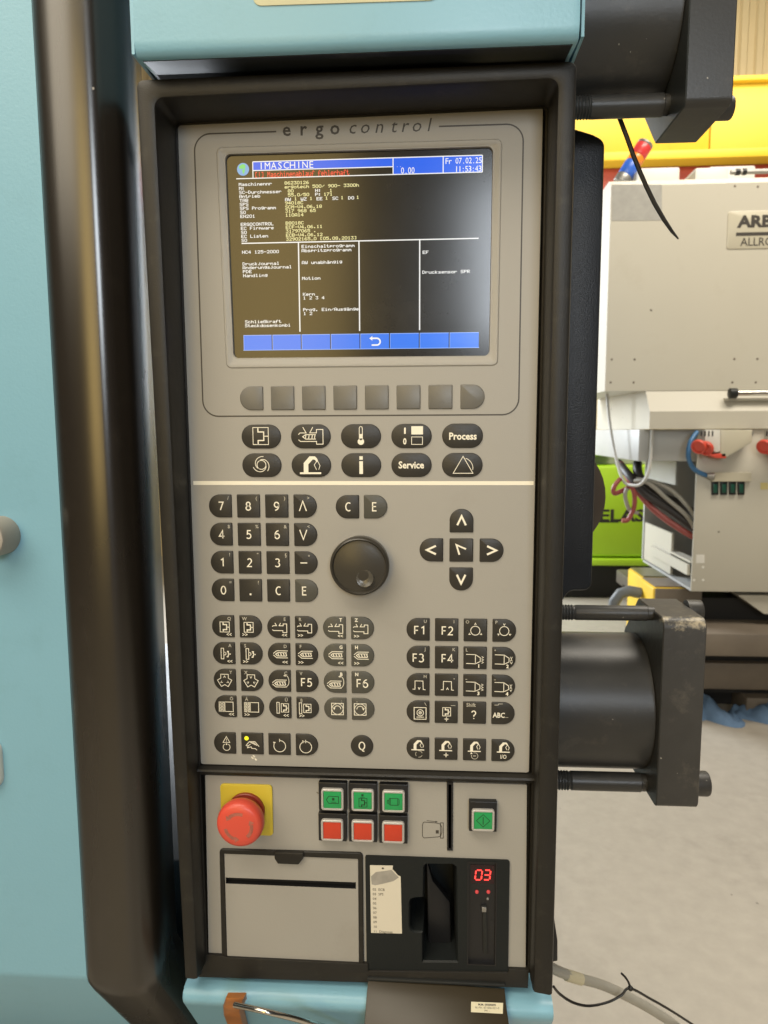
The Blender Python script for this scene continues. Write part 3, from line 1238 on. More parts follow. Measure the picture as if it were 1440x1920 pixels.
def screw(g, dx, dz=0.0):
    h = g.at(dx, dz)
    r = lambda p, w_=0.62: h.ref(p, 210, 745, K5, w_)
    r([(75, 735), (130, 690), (305, 690)])
    r([(75, 757), (130, 803), (305, 803)])
    r([(290, 719), (142, 719), (112, 746), (142, 774), (285, 774)], 0.75)
    for x in (152, 196, 240, 278):
        r([(x - 8, 719), (x + 10, 774)], 0.8)


def brackets(g, dx, out):
    h = g.at(dx, -0.3)
    for a in (0, 120, 240):
        c, n = cos(R(a)), sin(R(a))
        rot = lambda p: (p[0] * c - p[1] * n, p[0] * n + p[1] * c)
        h.line([rot(p) for p in ((-3.45, 2.0), (-3.45, 5.6), (3.45, 5.6), (3.45, 2.0))], 0.6)
        q = rot((0, 3.3))
        h.chev(q[0], q[1], 1.7, a + (90 if out else -90), 0.45, 0.8)


def ejector(g, dx):
    h = g.at(dx, 0)
    h.rect(-2.7, -0.35, -5.1, 4.7, 0.6)
    h.line([(-0.35, 1.1), (0.8, 1.1), (1.7, 0.4), (1.7, -0.9), (0.8, -1.5), (-0.35, -1.5)], 0.6)
    h.line([(2.6, 1.8), (3.9, 1.8), (3.7, 0.4), (4.6, -0.6), (3.7, -1.7), (3.5, -3.1), (2.2, -3.1)], 0.95)
    h.line([(4.6, -0.6), (6.0, -0.6)], 0.95)


def gate(g, dx):
    h = g.at(dx, 0)
    h.rect(-6.3, 6.6, -4.7, 4.2, 0.6)
    h.line([(-0.9, -4.7), (-0.9, 4.2)], 0.6)
    for k in range(3):
        z = -4.7 + k * 2.97
        h.line([(-6.3, z), (-0.9, z + 2.97)], 0.75)
        h.line([(-6.3, z + 2.97), (-0.9, z)], 0.75)
        h.line([(-3.6, z), (-0.9, z + 1.48), (-3.6, z + 2.97), (-6.3, z + 1.48)], 0.5, True)


def moldplate(g, dx):
    h = g.at(dx, 0)
    h.rect(-6.1, -3.9, -5.3, 4.9, 0.55)
    mold(h, 1.2, -0.2, 6.7, 7.8, 0.7)


def turn(g, dx, ccw_):
    h = g.at(dx, -0.2)
    h.rect(-5.3, 5.3, -5.3, 5.3, 0.6)
    h.arc(0, 0, 5.0, 0.55)
    h.arc(0, 0, 3.0, 0.6, 0, 160) if ccw_ else h.arc(0, 0, 3.0, 0.6, 20, 180)
    x = -2.9 if ccw_ else 2.9
    h.poly([(x - 1.1, 1.3), (x + 1.1, 1.3), (x, -1.0)])


def ring_(g, dx):
    h = g.at(dx, 0)
    pts = [(4.8 * cos(R(a)) * 0.62, 6.0 * sin(R(a)) * 0.87) for a in range(100, -101, -15)]
    h.line([(p[0], p[1]) for p in pts], 0.45)
    h.chev(pts[0][0] - 0.2, pts[0][1], 1.6, 190, 0.45)


LB = [
    [('Q', lambda g: mold(g, 1.6, -0.5, 8.4, 9.2, 0.8), 1, 'mould'), ('W', lambda g: mold(g, -1.75, -0.5, 8.2, 9.0, 0.8), 1, 'mould'), ('E', lambda g: inj(g, 2.7), 1, 'injection unit'), ('R', lambda g: inj(g, 0), 1, 'injection unit'), ('T', lambda g: inj(g, 2.7), 1, 'injection unit'), ('Z', lambda g: inj(g, 0), 1, 'injection unit')],
    [('A', lambda g: ejector(g, 0.3), 1, 'ejector'), ('S', lambda g: ejector(g, -2.0), 1, 'ejector'), ('D', lambda g: screw(g, 2.6), 1, 'screw'), ('F', lambda g: screw(g, 0), 1, 'screw'), ('G', lambda g: screw(g, 2.3), 1, 'screw'), ('H', lambda g: screw(g, 0), 1, 'screw')],
    [('Y', lambda g: brackets(g, 0, True), 0, 'three brackets opening'), ('X', lambda g: brackets(g, -0.9, False), 0, 'three brackets closing'), ('C', lambda g: (screw(g.at(1.2, -2.2, 1.0), 0, 0), ring_(g, 5.6)), 0, 'turning screw'), ('V', lambda g: big(g, 'F5', -0.6, -0.9), 0, None), ('B', lambda g: (screw(g.at(0.6, -2.2, 1.0), 0, 0), ring_(g, 5.0)), 0, 'turning screw'), ('N', lambda g: big(g, 'F6', -0.6, -0.9), 0, None)],
    [('Ö', lambda g: gate(g, 0.5), 1, 'safety gate'), ('Ä', lambda g: gate(g, -1.2), 1, 'safety gate'), ('Ü', lambda g: moldplate(g, 3.2), 1, 'mould and plate'), ('ß', lambda g: moldplate(g, -1.4), 1, 'mould and plate'), (':', lambda g: turn(g, 2.0, True), 0, 'left turn'), ('-', lambda g: turn(g, -2.6, False), 0, 'right turn')]]
for j in range(4):
    for i in range(6):
        s, fn, dd, nm = LB[j][i]
        side = 'L' if i % 2 == 0 else 'R'
        light = i >= 4

        def draw(g, s=s, fn=fn, dd=dd, side=side, light=light):
            fn(g)
            corner(g, s, side, light and s not in ':-')
            if dd:
                dbl(g, side)
        txt = f'printed {s} with a {nm} symbol' if nm else f'printed {s} and ' + ('F5' if s == 'V' else 'F6')
        key(side, lx0 + 25 * i, lz0 - 24.75 * j, draw, KEYL if light else KEYD, what=txt)

# right block
fx0, fz0 = 172.94, -505.86
K7 = 0.0768


def roller(g, out):
    g.arc(-0.1, -0.3, 4.0, 0.6)
    for a in (90, 212, 328):
        g.chev(-0.1 + 5.9 * cos(R(a)), -0.3 + 5.9 * sin(R(a)), 1.5, a + (0 if out else 180), 0.5, 0.8)


def blow(g, n, c, right):
    cx = 882
    r = lambda p: g.ref(p, cx, 583, K7, 0.6)
    r([(780, 540), (885, 542), (885, 650), (780, 647)])
    r([(885, 542), (940, 578), (940, 622), (885, 650)])
    for k, z in enumerate((573, 603, 632)):
        g.chev((966 - cx) * K7, (583 - z) * K7, 1.7, 90 if right and k % 2 else (270 if right else 0), 0.42, 0.8)
    g.text(n, 3.2, -7.0, 3.0, 0.04)
    g.c(1)
    if c == 'L':
        g.text('L', -7.4, 7.3, 2.8, 0.01)
    elif c == '*':
        g.line([(-8.4, 7.3), (-7.0, 7.3)], 0.5).line([(-8.1, 6.7), (-7.3, 7.9)], 0.4).line([(-7.3, 6.7), (-8.1, 7.9)], 0.4)
    else:
        g.line([(-8.4, 5.6), (-6.8, 5.6)], 0.5)
    g.c(0)


def pulse(g, cx, z0, up):
    g.line([(-4.8, -4.2), (-2.7, -4.3), (-2.6, 3.4), (4.4, 3.3), (4.6, -4.4), (6.6, -4.6)], 0.6)
    g.chev(1.0, -3.4, 1.9, 90 if up else 270, 0.55, 0.7)


def target(g):
    g.rect(-3.4, 7.2, -6.8, 3.9, 0.65)
    g.arc(2.0, -0.9, 2.9, 0.6)
    g.arc(2.0, -0.9, 1.15, 0.55)
    g.disc(2.0, -0.9, 0.45)
    g.line([(-1.3, -4.9), (5.4, -4.9)], 0.6)
    g.c(1).line([(5.8, 8.6), (7.4, 5.8)], 0.45).c(0)


def star(g, x, z, r):
    for a in (45, 135, 225, 315, 0, 90, 180, 270):
        if a % 90:
            continue
        g.at(x, z).poly([(r * cos(R(a)), r * sin(R(a))), (0.28 * r * cos(R(a + 60)), 0.28 * r * sin(R(a + 60))), (0.12 * r * cos(R(a)), 0.12 * r * sin(R(a))), (0.28 * r * cos(R(a - 60)), 0.28 * r * sin(R(a - 60)))])


def dcorner(g, s, side):
    g.c(1).text(s, 6.3 if side == 'L' else -7.0, 7.4, 2.7, 0.01).c(0)


def b_abc(g):
    g.text('ABC', -3.6, -1.6, 4.4, 0.02, wscale=0.85)
    g.c(1).line([(0.8, -3.6), (4.6, -3.6)], 0.3)
    g.line([(-7.6, 7.6), (-4.2, 7.7), (-4.1, 8.7), (-0.4, 8.8)], 0.5).c(0)


FB = [
    [(lambda g: (big(g, 'F1', 1.5, -0.7), dcorner(g, 'U', 'L')), 'printed F1'), (lambda g: (big(g, 'F2', 0.6, -0.8), dcorner(g, 'I', 'L')), 'printed F2'),
     (lambda g: (roller(g, True), dcorner(g, 'O', 'R')), 'with a ring and outward arrows'), (lambda g: (roller(g, False), dcorner(g, 'P', 'R')), 'with a ring and inward arrows')],
    [(lambda g: (big(g, 'F3', 0.2, -0.7), dcorner(g, 'J', 'L')), 'printed F3'), (lambda g: (big(g, 'F4', 0.6, -0.8), dcorner(g, 'K', 'L')), 'printed F4'),
     (lambda g: blow(g, '1', 'L', False), 'with a nozzle and the figure 1'), (lambda g: blow(g, '2', '*', True), 'with a nozzle and the figure 2')],
    [(lambda g: (pulse(g, 0, 0, False), dcorner(g, 'M', 'L')), 'printed M with a pulse line'), (lambda g: (pulse(g, 0, 0, True), g.c(1).disc(6.8, 5.8, 0.5), g.c(0)), 'with a pulse line and an up arrow'),
     (lambda g: blow(g, '3', '-', False), 'with a nozzle and the figure 3'), (lambda g: blow(g, '4', '-', True), 'with a nozzle and the figure 4')],
    [(target, 'with a framed target'), (lambda g: (mold(g, 0.4, 0.5, 7.0, 7.6, 0.75), star(g, 0.3, -6.2, 2.4), g.c(1).line([(4.0, 6.4), (8.0, 6.4)], 0.45), g.c(0)), 'with a mould and a star'),
     (lambda g: (big(g, '?', -0.4, -1.8), g.c(1).text('Shift', -3.2, 7.3, 3.2, 0.012), g.c(0)), 'printed Shift and a question mark'), (b_abc, 'printed ABC')]]
for j in range(4):
    for i in range(4):
        fn, what = FB[j][i]
        key('L' if i == 0 else 'R' if i == 3 else 'S', fx0 + 25 * i, fz0 - 25 * j, fn, KEYD, what=what)

# bottom row
K8 = 0.1103


def k_warn(g):
    g.ref([(177, 127), (205, 178), (148, 178)], 162, 185, K8, 0.55, True)
    g.ref([(177, 145), (177, 162)], 162, 185, K8, 0.5)
    g.disc(1.65, 1.7, 0.3)
    g.arc(1.65, -3.6, 3.2, 0.55, 120, 420)
    g.disc(1.65, -0.9, 0.75)


def k_hand(g):
    r = lambda p: g.ref(p, 386, 190, K8, 0.6)
    r([(333, 207), (350, 187), (362, 172), (408, 170), (443, 213)])
    r([(333, 207), (350, 209), (372, 193)])
    r([(352, 209), (346, 226), (376, 216), (382, 230), (410, 231), (425, 244)])
    r([(378, 172), (412, 200)])
    r([(392, 171), (426, 205)])
    r([(364, 174), (400, 192)])
    g.c(2).disc(-5.1, 5.1, 2.0).c(0)


def k_loop(g):
    g.arc(0.3, -1.6, 5.4, 0.6, 150, 450)
    g.line([(0.3, 5.2), (0.3, 2.4)], 0.6)
    g.poly([(-5.6, 2.4), (-3.2, 2.0), (-5.0, 0.0)])


def k_loop2(g):
    g.arc(-1.0, -2.1, 5.4, 0.6)
    g.line([(-1.0, 4.8), (-1.0, 1.8)], 0.6)
    g.poly([(-4.2, 4.4), (-1.7, 3.3), (-3.6, 1.6)])


for u, v, shape, fn, nm in ((422.1, 1392.4, 'L', k_warn, 'with a warning triangle'), (473.5, 1393.5, 'S', k_hand, 'with a hand and a lit yellow lamp'), (524.3, 1394.7, 'S', k_loop, 'with an open loop'),
                            (575.7, 1395.8, 'R', k_loop2, 'with a closed loop'), (678.8, 1398.1, 'O', lambda g: big(g, 'Q', 0, 0.3), 'round and printed Q')):
    x, z = mm(u, v)
    key(shape, x, z, fn, what=nm)
xw, zw_ = mm(477, 1421.5)


def wrench(b, y):
    g = LG(b, y, 0, xw, zw_ + ZP / MM, 1.0)
    g.line([(-0.4, 0.4), (2.1, -2.0)], 1.5)
    g.arc(-1.1, 1.1, 1.25, 1.15, 165, 465)


print_obj(wrench, 'wrench_symbol', PRINTW, panel, -0.00012)
K9 = 0.0675
for n, (u, v) in enumerate(((783.5, 1402.2), (836.3, 1403.6), (889.5, 1405), (943, 1406.5))):
    x, z = mm(u, v)

    def fn(g, n=n):
        dx = (0.3, 0, 0.2, 0.6)[n]
        robot(g.at(dx, 3.0, 0.62))
        if n == 0:
            g.c(1).arc(1.0, -5.2, 3.0, 0.45, 20, 100).arc(1.0, -5.2, 3.0, 0.45, 140, 220).arc(1.0, -5.2, 3.0, 0.45, 260, 340).c(0)
        elif n == 1:
            star(g, 0, -5.4, 2.6)
        elif n == 2:
            g.c(1).arc(0.2, -5.6, 2.9, 0.5, 160, 470).line([(-1.2, -5.6), (1.4, -5.6)], 0.7).c(0).poly([(-3.6, -4.0), (-1.6, -3.6), (-3.0, -2.0)])
        else:
            g.text('I/O', 0.4, -5.6, 3.6, 0.01, wscale=0.8)
    key('L' if n == 0 else 'R' if n == 3 else 'S', x, z, fn, what=('with a robot arm over a dashed ring', 'with a robot arm over a star', 'with a robot arm over a turn arrow', 'with a robot arm over I/O')[n])

# ---- jog wheel
jx, jz = mm(677, 1056)
jw = link('jog_wheel', None)
bpy.data.objects.remove(jw)
b = MB()
prof = [(-0.001, 0.0245), (0.004, 0.0247), (0.013, 0.0256), (0.0150, 0.0252), (0.0163, 0.0243), (0.0168, 0.0234), (0.0160, 0.0226), (0.0146, 0.0222)]
# domed face
prof += [(0.0146 + 0.0020 * (1 - (r / 0.0219) ** 2), r) for r in (0.0219, 0.019, 0.015, 0.011, 0.006, 0.002)]
b.lathe([(-0.001, 0.0245)] + prof[1:], W(jx, jz), (0, -1, 0), 64, ref=(1, 0, 0))
jw = b.build('jog_wheel', KNOB, panel, smooth=40)
dx_, dz_ = mm(690.5, 1082)
dc = W(jx + (dx_ - jx) * 0.93, jz + (dz_ - jz) * 0.93, 0)
b = MB()
# finger dimple: a shallow dish with a rolled rim, set into the domed face
b.lathe([(0.0140, 0.0080), (0.0166, 0.0078), (0.0173, 0.0073), (0.0172, 0.0068), (0.0166, 0.0056), (0.0161, 0.0040), (0.01585, 0.002), (0.0158, 0.0002)], dc, (-0.06, -1, 0.08), 36)
b.build('finger_dimple', KNOBW, jw, smooth=50)

# ---- cross bar between the plates
zb1 = mm(690, 1440.5)[1]
b = MB()
cbx0, cbx1 = nb[0].x + 0.008, nb[1].x - 0.006
c0, c1 = at(372, 1433.5), at(996, 1449.5)
z_top, z_bot = (c0.z + c1.z) / 2 - 0.0005, (at(384, 1455).z + at(988, 1471).z) / 2
b.loft([[(x, -0.001, z_top), (x, -0.0062, z_top - 0.0012), (x, -0.0070, z_top - 0.0030), (x, -0.0040, z_top - 0.0045), (x, -0.0012, z_bot + 0.0018), (x, 0.004, z_bot), (x, 0.006, z_top)] for x in (c0.x - 0.004, c1.x + 0.003)], True, (True, True))
b.build('cross_bar', BEZEL, panel, smooth=25)

# ---- lower plate
lp_px = [(384.5, 1454), (988, 1472), (985.5, 1817), (391, 1791)]
mod_px = [(685, 1603), (955.5, 1612), (952.4, 1823), (687.7, 1818)]
slot_px = [(838.3, 1467), (848.8, 1467.3), (848, 1593), (839, 1592.6)]
outer = mmw(rounded([mm(*p) for p in lp_px], 0.8, 2))
slot = mmw([mm(*p) for p in slot_px])
b = MB()
cut1 = mmw([mm(*p) for p in ((421.5, 1611), (671, 1618), (672, 1799), (426.5, 1788))])
cut2 = mmw([mm(*p) for p in ((690, 1607), (951, 1615), (949, 1812), (692, 1803))])
b.sheet(outer, [cut1, cut2], 0.0005) if False else b.sheet(outer, [slot, cut1, cut2], 0.0005, 0.003, backcap=False)
b.loft([[(p[0], 0.0005, p[1]) for p in outer], [(p[0], 0.006, p[1]) for p in outer]], True)
lower = b.build('lower_plate', PLATE, panel, smooth=0)
b = MB()
sl_o = [xz(u, v) for u, v in ((837.6, 1466), (849.6, 1466.4), (848.8, 1594.2), (838.2, 1593.8))]
sl_i = [xz(u, v) for u, v in ((840.6, 1470), (846.2, 1470.2), (845.6, 1590.2), (841, 1590))]
b.loft([[(p[0], 0.0004, p[1]) for p in sl_o], [(p[0], -0.0008, p[1]) for p in sl_o], [(p[0], -0.0008, p[1]) for p in sl_i], [(p[0], 0.007, p[1]) for p in sl_i]], True, (False, True))
b.build('card_slot', BLACKPL, lower, smooth=0)


# printed card drawing beside the slot
def carddraw(b, y):
    q = lambda p, w_, c=False: b.stroke([P(740 + x * .2222, 1450 + z * .2222) for x, z in p], w_, y, c)
    q([(240, 420), (250, 413), (345, 420), (380, 428), (390, 438), (398, 460), (398, 500), (388, 530), (370, 538), (250, 547), (240, 540), (234, 527), (234, 440)], 0.0006, True)
    q([(386, 420), (410, 420), (410, 549), (386, 549)], 0.0006, True)
    b.fill([P(740 + x * .2222, 1450 + z * .2222) for x, z in ((347, 482), (372, 482), (372, 510), (347, 510))], y)
    q([(270, 401), (350, 410)], 0.0005)
    b.fill([P(740 + x * .2222, 1450 + z * .2222) for x, z in ((345, 403), (366, 412), (344, 417))], y)


print_obj(carddraw, 'card_drawing', PRINTD, lower, 0.00035)

# ---- emergency stop
ex, ez = mm(463, 1517.5)
es = None
b = MB()
q = [(ex - 24.2, ez - 24.6), (ex + 24.2, ez - 24.6), (ex + 24.2, ez + 24.6), (ex - 24.2, ez + 24.6)]
b.prism(mmw(rounded(q, 3.5, 5)), -0.0012, 0.0004, 0.0005)
es = b.build('emergency_stop', YEL, panel, smooth=30)
es['label'] = 'yellow plate under the red emergency mushroom button'
b = MB()
b.lathe([(0.001, 0.0172), (0.0040, 0.0172), (0.0046, 0.0165), (0.0046, 0.0150), (0.019, 0.0138)], W(ex, ez), (0, -1, 0), 40)
b.build('collar', DRED, es)
b = MB()
b.lathe([(0.0135, 0.0140), (0.0140, 0.0180), (0.0158, 0.0200), (0.0190, 0.0209), (0.0225, 0.0210), (0.0255, 0.0204), (0.0275, 0.0192), (0.0287, 0.0170), (0.0294, 0.0130), (0.0297, 0.007), (0.0298, 0.001)], W(ex, ez), (0, -1, 0), 56)
btn = b.build('mushroom_button', RED, es, smooth=45)


def arrows(b, y):
    c = W(ex, ez)
    for a in (70, 190, 310):
        b.arc(c.x, c.z, 0.0118, 0.0030, a, a + 62, y)
        t = R(a + 78)
        q = Vector((c.x + 0.0118 * cos(t), c.z + 0.0118 * sin(t)))
        rd, tn = Vector((cos(t), sin(t))), Vector((-sin(t), cos(t)))
        b.fill([tuple(q + rd * 0.003 - tn * 0.003), tuple(q - rd * 0.003 - tn * 0.003), tuple(q + tn * 0.001)], y)


ar = MB()
arrows(ar, -0.02965)
ar.build('worn_arrows', mat('worn_red', (0.36, 0.11, 0.075), 0.5, var=0.5, vscale=220), es, smooth=0, recalc=False)

# ---- square push buttons
KEYS6 = [(623, 1500.3, 'g', 'nozzle'), (680, 1501.9, 'g', 'mould'), (737.8, 1503.9, 'g', 'motor'), (622.5, 1558, 'r', ''), (680, 1559.8, 'r', ''), (737.2, 1562.4, 'r', '')]
PY = -0.0052                             # block front


def push_button(u, v, kind, sym, bw=25.6, bh=26.6, dz=1.5):
    p = at(u, v, PY - 0.0032)
    cx, cz = p.x / MM, (p.z - ZP) / MM
    b = MB()
    q = [(cx - bw / 2, cz - bh / 2 + dz), (cx + bw / 2, cz - bh / 2 + dz), (cx + bw / 2, cz + bh / 2 + dz), (cx - bw / 2, cz + bh / 2 + dz)]
    b.prism(mmw(rounded(q, 0.6, 2)), PY, 0.0003, 0.0006)
    o = b.build('push_button', BLACKPL, panel, W(cx, cz), smooth=30) if False else b.build('push_button', BLACKPL, panel, smooth=30)
    s = 20.2 / 2
    fo = mmw(rounded([(cx - s, cz - s), (cx + s, cz - s), (cx + s, cz + s), (cx - s, cz + s)], 2.4, 4))
    s2 = 16.0 / 2
    b = MB()
    fo2 = inset(fo, 0.0007)
    fi = inset(fo, 0.0021)
    b.loft([[(x, PY + 0.001, z) for x, z in fo], [(x, PY - 0.0026, z) for x, z in fo], [(x, PY - 0.0033, z) for x, z in fo2], [(x, PY - 0.0033, z) for x, z in inset(fo, 0.0017)], [(x, PY - 0.0022, z) for x, z in fi]], True)
    b.build('rim', SILVER, o, smooth=40)
    b = MB()
    b.prism(mmw(rounded([(cx - s2, cz - s2), (cx + s2, cz - s2), (cx + s2, cz + s2), (cx - s2, cz + s2)], 0.8, 2)), PY - 0.0027, PY + 0.001, 0.0004)
    b.build('lens', LENSG if kind == 'g' else LENSR, o, smooth=30)
    if sym:
        b = MB()
        g = LG(b, PY - 0.0028, 0, cx, cz + ZP / MM)
        if sym == 'nozzle':
            g.line([(-5.5, 0), (-3.2, 3.4), (5.6, 3.2), (5.6, -3.2), (-3.2, -3.4)], 0.6, True)
            g.frect(-0.3, 1.9, -0.6, 1.9)
            g.line([(-1.2, -2.1), (3.6, -2.1)], 0.5)
        elif sym == 'mould':
            mold(g, 0.2, -1.8, 7.2, 8.2, 0.75)
            g.frect(-1.2, 0.8, 4.2, 6.2)
            g.line([(-2.2, 3.3), (2.0, 3.3)], 0.45)
        elif sym == 'motor':
            g.line(rounded([(-3.9, -3.2), (4.9, -3.2), (4.9, 3.2), (-3.9, 3.2)], 1.2, 3), 0.55, True)
            g.line([(-2.8, -3.2), (-2.8, 3.2)], 0.45)
            g.line([(3.6, -3.2), (3.6, 3.2)], 0.45)
            g.rect(-5.6, -4.2, -1.5, 1.2, 0.5)
        else:
            g.line([(0, 5.8), (6.0, 0), (0, -5.8), (-6.0, 0)], 0.6, True)
            g.line([(0, 3.6), (0, -3.6)], 0.8)
        b.build('symbol', DGREEN, o, smooth=0, recalc=False)
    o['label'] = {'nozzle': 'green lit button marked with a nozzle', 'mould': 'green button marked with a mould', 'motor': 'green button marked with a motor', 'start': 'lone green button marked with a start diamond', '': 'plain red square button'}[sym]
    return o


for a in KEYS6:
    push_button(*a)
push_button(906, 1539.5, 'g', 'start', 24.6, 28.2, 2.2)

# ---- flap cover of the drawer, lower left
fo_px = [(412.2, 1590.4), (680.4, 1597.8), (682.5, 1813), (416.8, 1797)]
fi_px = [(420.2, 1598.6), (672, 1608.4), (673.6, 1804.6), (425.6, 1793)]
fo = mmw(rounded([mm(*p) for p in fo_px], [3.4, 3.4, 0.3, 0.3], 4))
fi = mmw(rounded([mm(*p) for p in fi_px], [0.9, 0.9, 0.3, 0.3], 4))
fo, fi = ccw(fo), ccw(fi)
b = MB()
b.loft([[(p[0], 0.0006, p[1]) for p in fo], [(p[0], -0.0012, p[1]) for p in fo], [(p[0], -0.0018, p[1]) for p in inset(fo, 0.0006)], [(p[0], -0.0018, p[1]) for p in fi], [(p[0], 0.0006, p[1]) for p in fi]], True)
flap = b.build('drawer_cover', BEZEL, panel, smooth=25)
sl = mmw([mm(*p) for p in [(423.5, 1644.5), (667.5, 1653.6), (667.5, 1665.8), (424, 1655.8)]])
b = MB()
cov = inset(fi, 0.0004)
b.sheet(cov, [sl], -0.0006)
b.build('cover_plate', PLATE, flap, smooth=0)
b = MB()
slc = inset(ccw(sl), -0.0001)
b.loft([[(p[0], -0.0005, p[1]) for p in slc], [(p[0], 0.0055, p[1]) for p in slc]], True, (False, True))
b.build('finger_slot', BLACKPL, flap, smooth=0)
b = MB()
b.prism(mmw(rounded([mm(*p) for p in [(516, 1592.5), (571, 1594), (570, 1605), (561, 1616), (523, 1614.5), (516.5, 1605)]], 1.2, 3)), -0.0048, -0.0003, 0.001)
b.build('latch', BEZEL, flap, smooth=30)

# ---- sill under the plates
b = MB()
s_px = [(384, 1791), (417, 1792.5), (425, 1795.5), (690, 1808), (690, 1821), (953, 1824), (953.5, 1817.5), (992, 1819), (990, 1853), (366, 1832), (378, 1826)]
b.prism(quadpx(s_px, -0.003), -0.003, 0.02, 0.0006)
b.build('sill', BEZEL, panel, smooth=25)

# ---- card reader bay
bay_o = ccw(mmw(rounded([mm(*p) for p in mod_px], [1.5, 2.2, 0.6, 0.6], 3)))
hole_px = [(680 + x * .257, 1580 + z * .257) for x, z in ((440, 165), (462, 146), (660, 148), (690, 172), (697, 870), (432, 868), (430, 655), (372, 652), (345, 632), (335, 600), (335, 430), (348, 402), (380, 392), (437, 388))]
hole = [xz(u, v) for u, v in hole_px]
disp_px = [(876.8, 1613.6), (931.8, 1615.4), (929.4, 1808.8), (876, 1806.8)]
disp = [xz(u, v) for u, v in disp_px]
b = MB()
b.sheet(bay_o, [hole, disp], -0.0012, 0.0)
hc = ccw(hole)
b.loft([[(p[0], -0.0012, p[1]) for p in hc], [(p[0], 0.0005, p[1]) for p in inset(hc, 0.0012)], [(p[0], 0.046, p[1]) for p in inset(hc, 0.0030)]], True, (False, True))
dc_ = ccw(disp)
b.loft([[(p[0], -0.0012, p[1]) for p in dc_], [(p[0], 0.0030, p[1]) for p in dc_]], True)
b.loft([[(p[0], -0.0012, p[1]) for p in bay_o], [(p[0], 0.0004, p[1]) for p in bay_o]], True)
bay = b.build('card_reader_bay', BAYM, panel, smooth=30)
b = MB()
b.prism([xz(u, v) for u, v in ((800, 1640), (812, 1680), (845, 1722), (847, 1800), (802, 1800))], 0.022, 0.03, 0.001)
b.build('inner_wedge', BLACKPL, bay, smooth=30)
b = MB()
b.loft([[(p[0], -0.0016, p[1]) for p in inset(dc_, -0.0002)], [(p[0], -0.0016, p[1]) for p in inset(dc_, 0.0009)], [(p[0], 0.0022, p[1]) for p in inset(dc_, 0.0009)]], True, (False, True))
rd = b.build('card_reader', BLACKPL, bay, smooth=0) if False else b.build('card_reader', BLACKPL, bay, smooth=0)


def sp_(x, z, Y):
    return xz(680 + x * .257, 1580 + z * .257, Y)


b = MB()
b.prism([sp_(x, z, 0.0018) for x, z in ((788, 160), (962, 166), (960, 300), (788, 294))], 0.0018, 0.0023)
b.build('display_window', REDWIN, bay, smooth=0)
SEG = {'0': 'abcdef', '3': 'abcdg'}
b = MB()
for ch, x0_ in (('0', 819), ('3', 880)):
    xa_, za_ = sp_(x0_, 270, 0.0016)
    xb2, zb2 = sp_(x0_ + 56, 202, 0.0016)
    wd, ht = xb2 - xa_ - 0.0012, zb2 - za_
    sh = 0.0010
    pt = lambda a, c: (xa_ + a * wd + c * sh, za_ + c * ht)
    segs = {'a': ((.12, 1), (.88, 1)), 'b': ((1, .93), (1, .56)), 'c': ((1, .44), (1, .07)), 'd': ((.12, 0), (.88, 0)), 'e': ((0, .44), (0, .07)), 'f': ((0, .93), (0, .56)), 'g': ((.12, .5), (.88, .5))}
    for s in SEG[ch]:
        b.stroke([pt(*p) for p in segs[s]], 0.0013, 0.0016)
b.build('digits', LED_R, bay, smooth=0, recalc=False)['label'] = 'red glowing digits 03'
for x in (833, 917):
    b = MB()
    c = sp_(x, 357, 0.0022)
    b.lathe([(0, 0.0017), (0.001, 0.0016), (0.0018, 0.0010), (0.0020, 0.0001)], (c[0], 0.0022, c[1]), (0, -1, 0), 14)
    b.build('diode', LED_D, bay)
c = sp_(912, 408, 0.002)
b = MB()
b.lathe([(0, 0.0012), (0.001, 0.0011), (0.0014, 0.0001)], (c[0], 0.0022, c[1]), (0, -1, 0), 12)
b.build('eject_pin', GREYM, bay)
b = MB()
b.prism([sp_(x, z, -0.001) for x, z in ((866, 470), (905, 470), (905, 505), (912, 812), (880, 812), (876, 505), (866, 502))], -0.0006, 0.002, 0.0006)
b.build('card_edge', GREYM if False else DARKPL, bay, smooth=30)
b = MB()
b.prism([sp_(x, z, 0.0) for x, z in ((868, 465), (902, 468), (902, 502), (870, 500))], -0.0014, 0.0, 0.0004)
b.build('card_tab', GREYM, bay, smooth=30)
b = MB()
b.fill([sp_(x, z, 0.0019) for x, z in ((928, 560), (962, 560), (960, 750), (940, 745), (920, 720))], 0.0019)
b.build('card_recess', DARKB, bay, smooth=0)

# paper list
lab = [(694, 1620.6), (737, 1621.3), (736, 1628), (742, 1634), (746, 1639), (751.4, 1642), (753.8, 1748.3), (696, 1747)]
b = MB()
b.prism([xz(u, v) for u, v in lab], -0.00155, -0.0012)
pl_ = b.build('paper_list', PAPER, bay, smooth=0)


def listtext(b, y):
    rows = ['02  ECB', '03  SPS', '04', '05', '06', '07', '08', '09', '10', '11  Diagnose']
    for i, s in enumerate(rows):
        x, z = xz(698.8 + i * 0.18, 1665.2 + i * 8.72)
        b.text(s, x, z - 0.0012, 0.0023, 0.0, y, 'L')
    x, z = xz(718, 1626)
    b.fill([(x - 0.0013, z), (x, z + 0.001), (x + 0.0013, z), (x, z - 0.001)], y)


print_obj(listtext, 'list_lettering', PRINTD, bay, -0.0017)
b = MB()
b.fill([xz(u, v) for u, v in ((696, 1641), (705, 1633), (722, 1631), (734, 1629), (742, 1637), (748, 1643), (738, 1650), (722, 1654), (704, 1658), (697, 1656))], -0.00162)
b.build('rubbed_patch', PAPERG, bay, smooth=0)

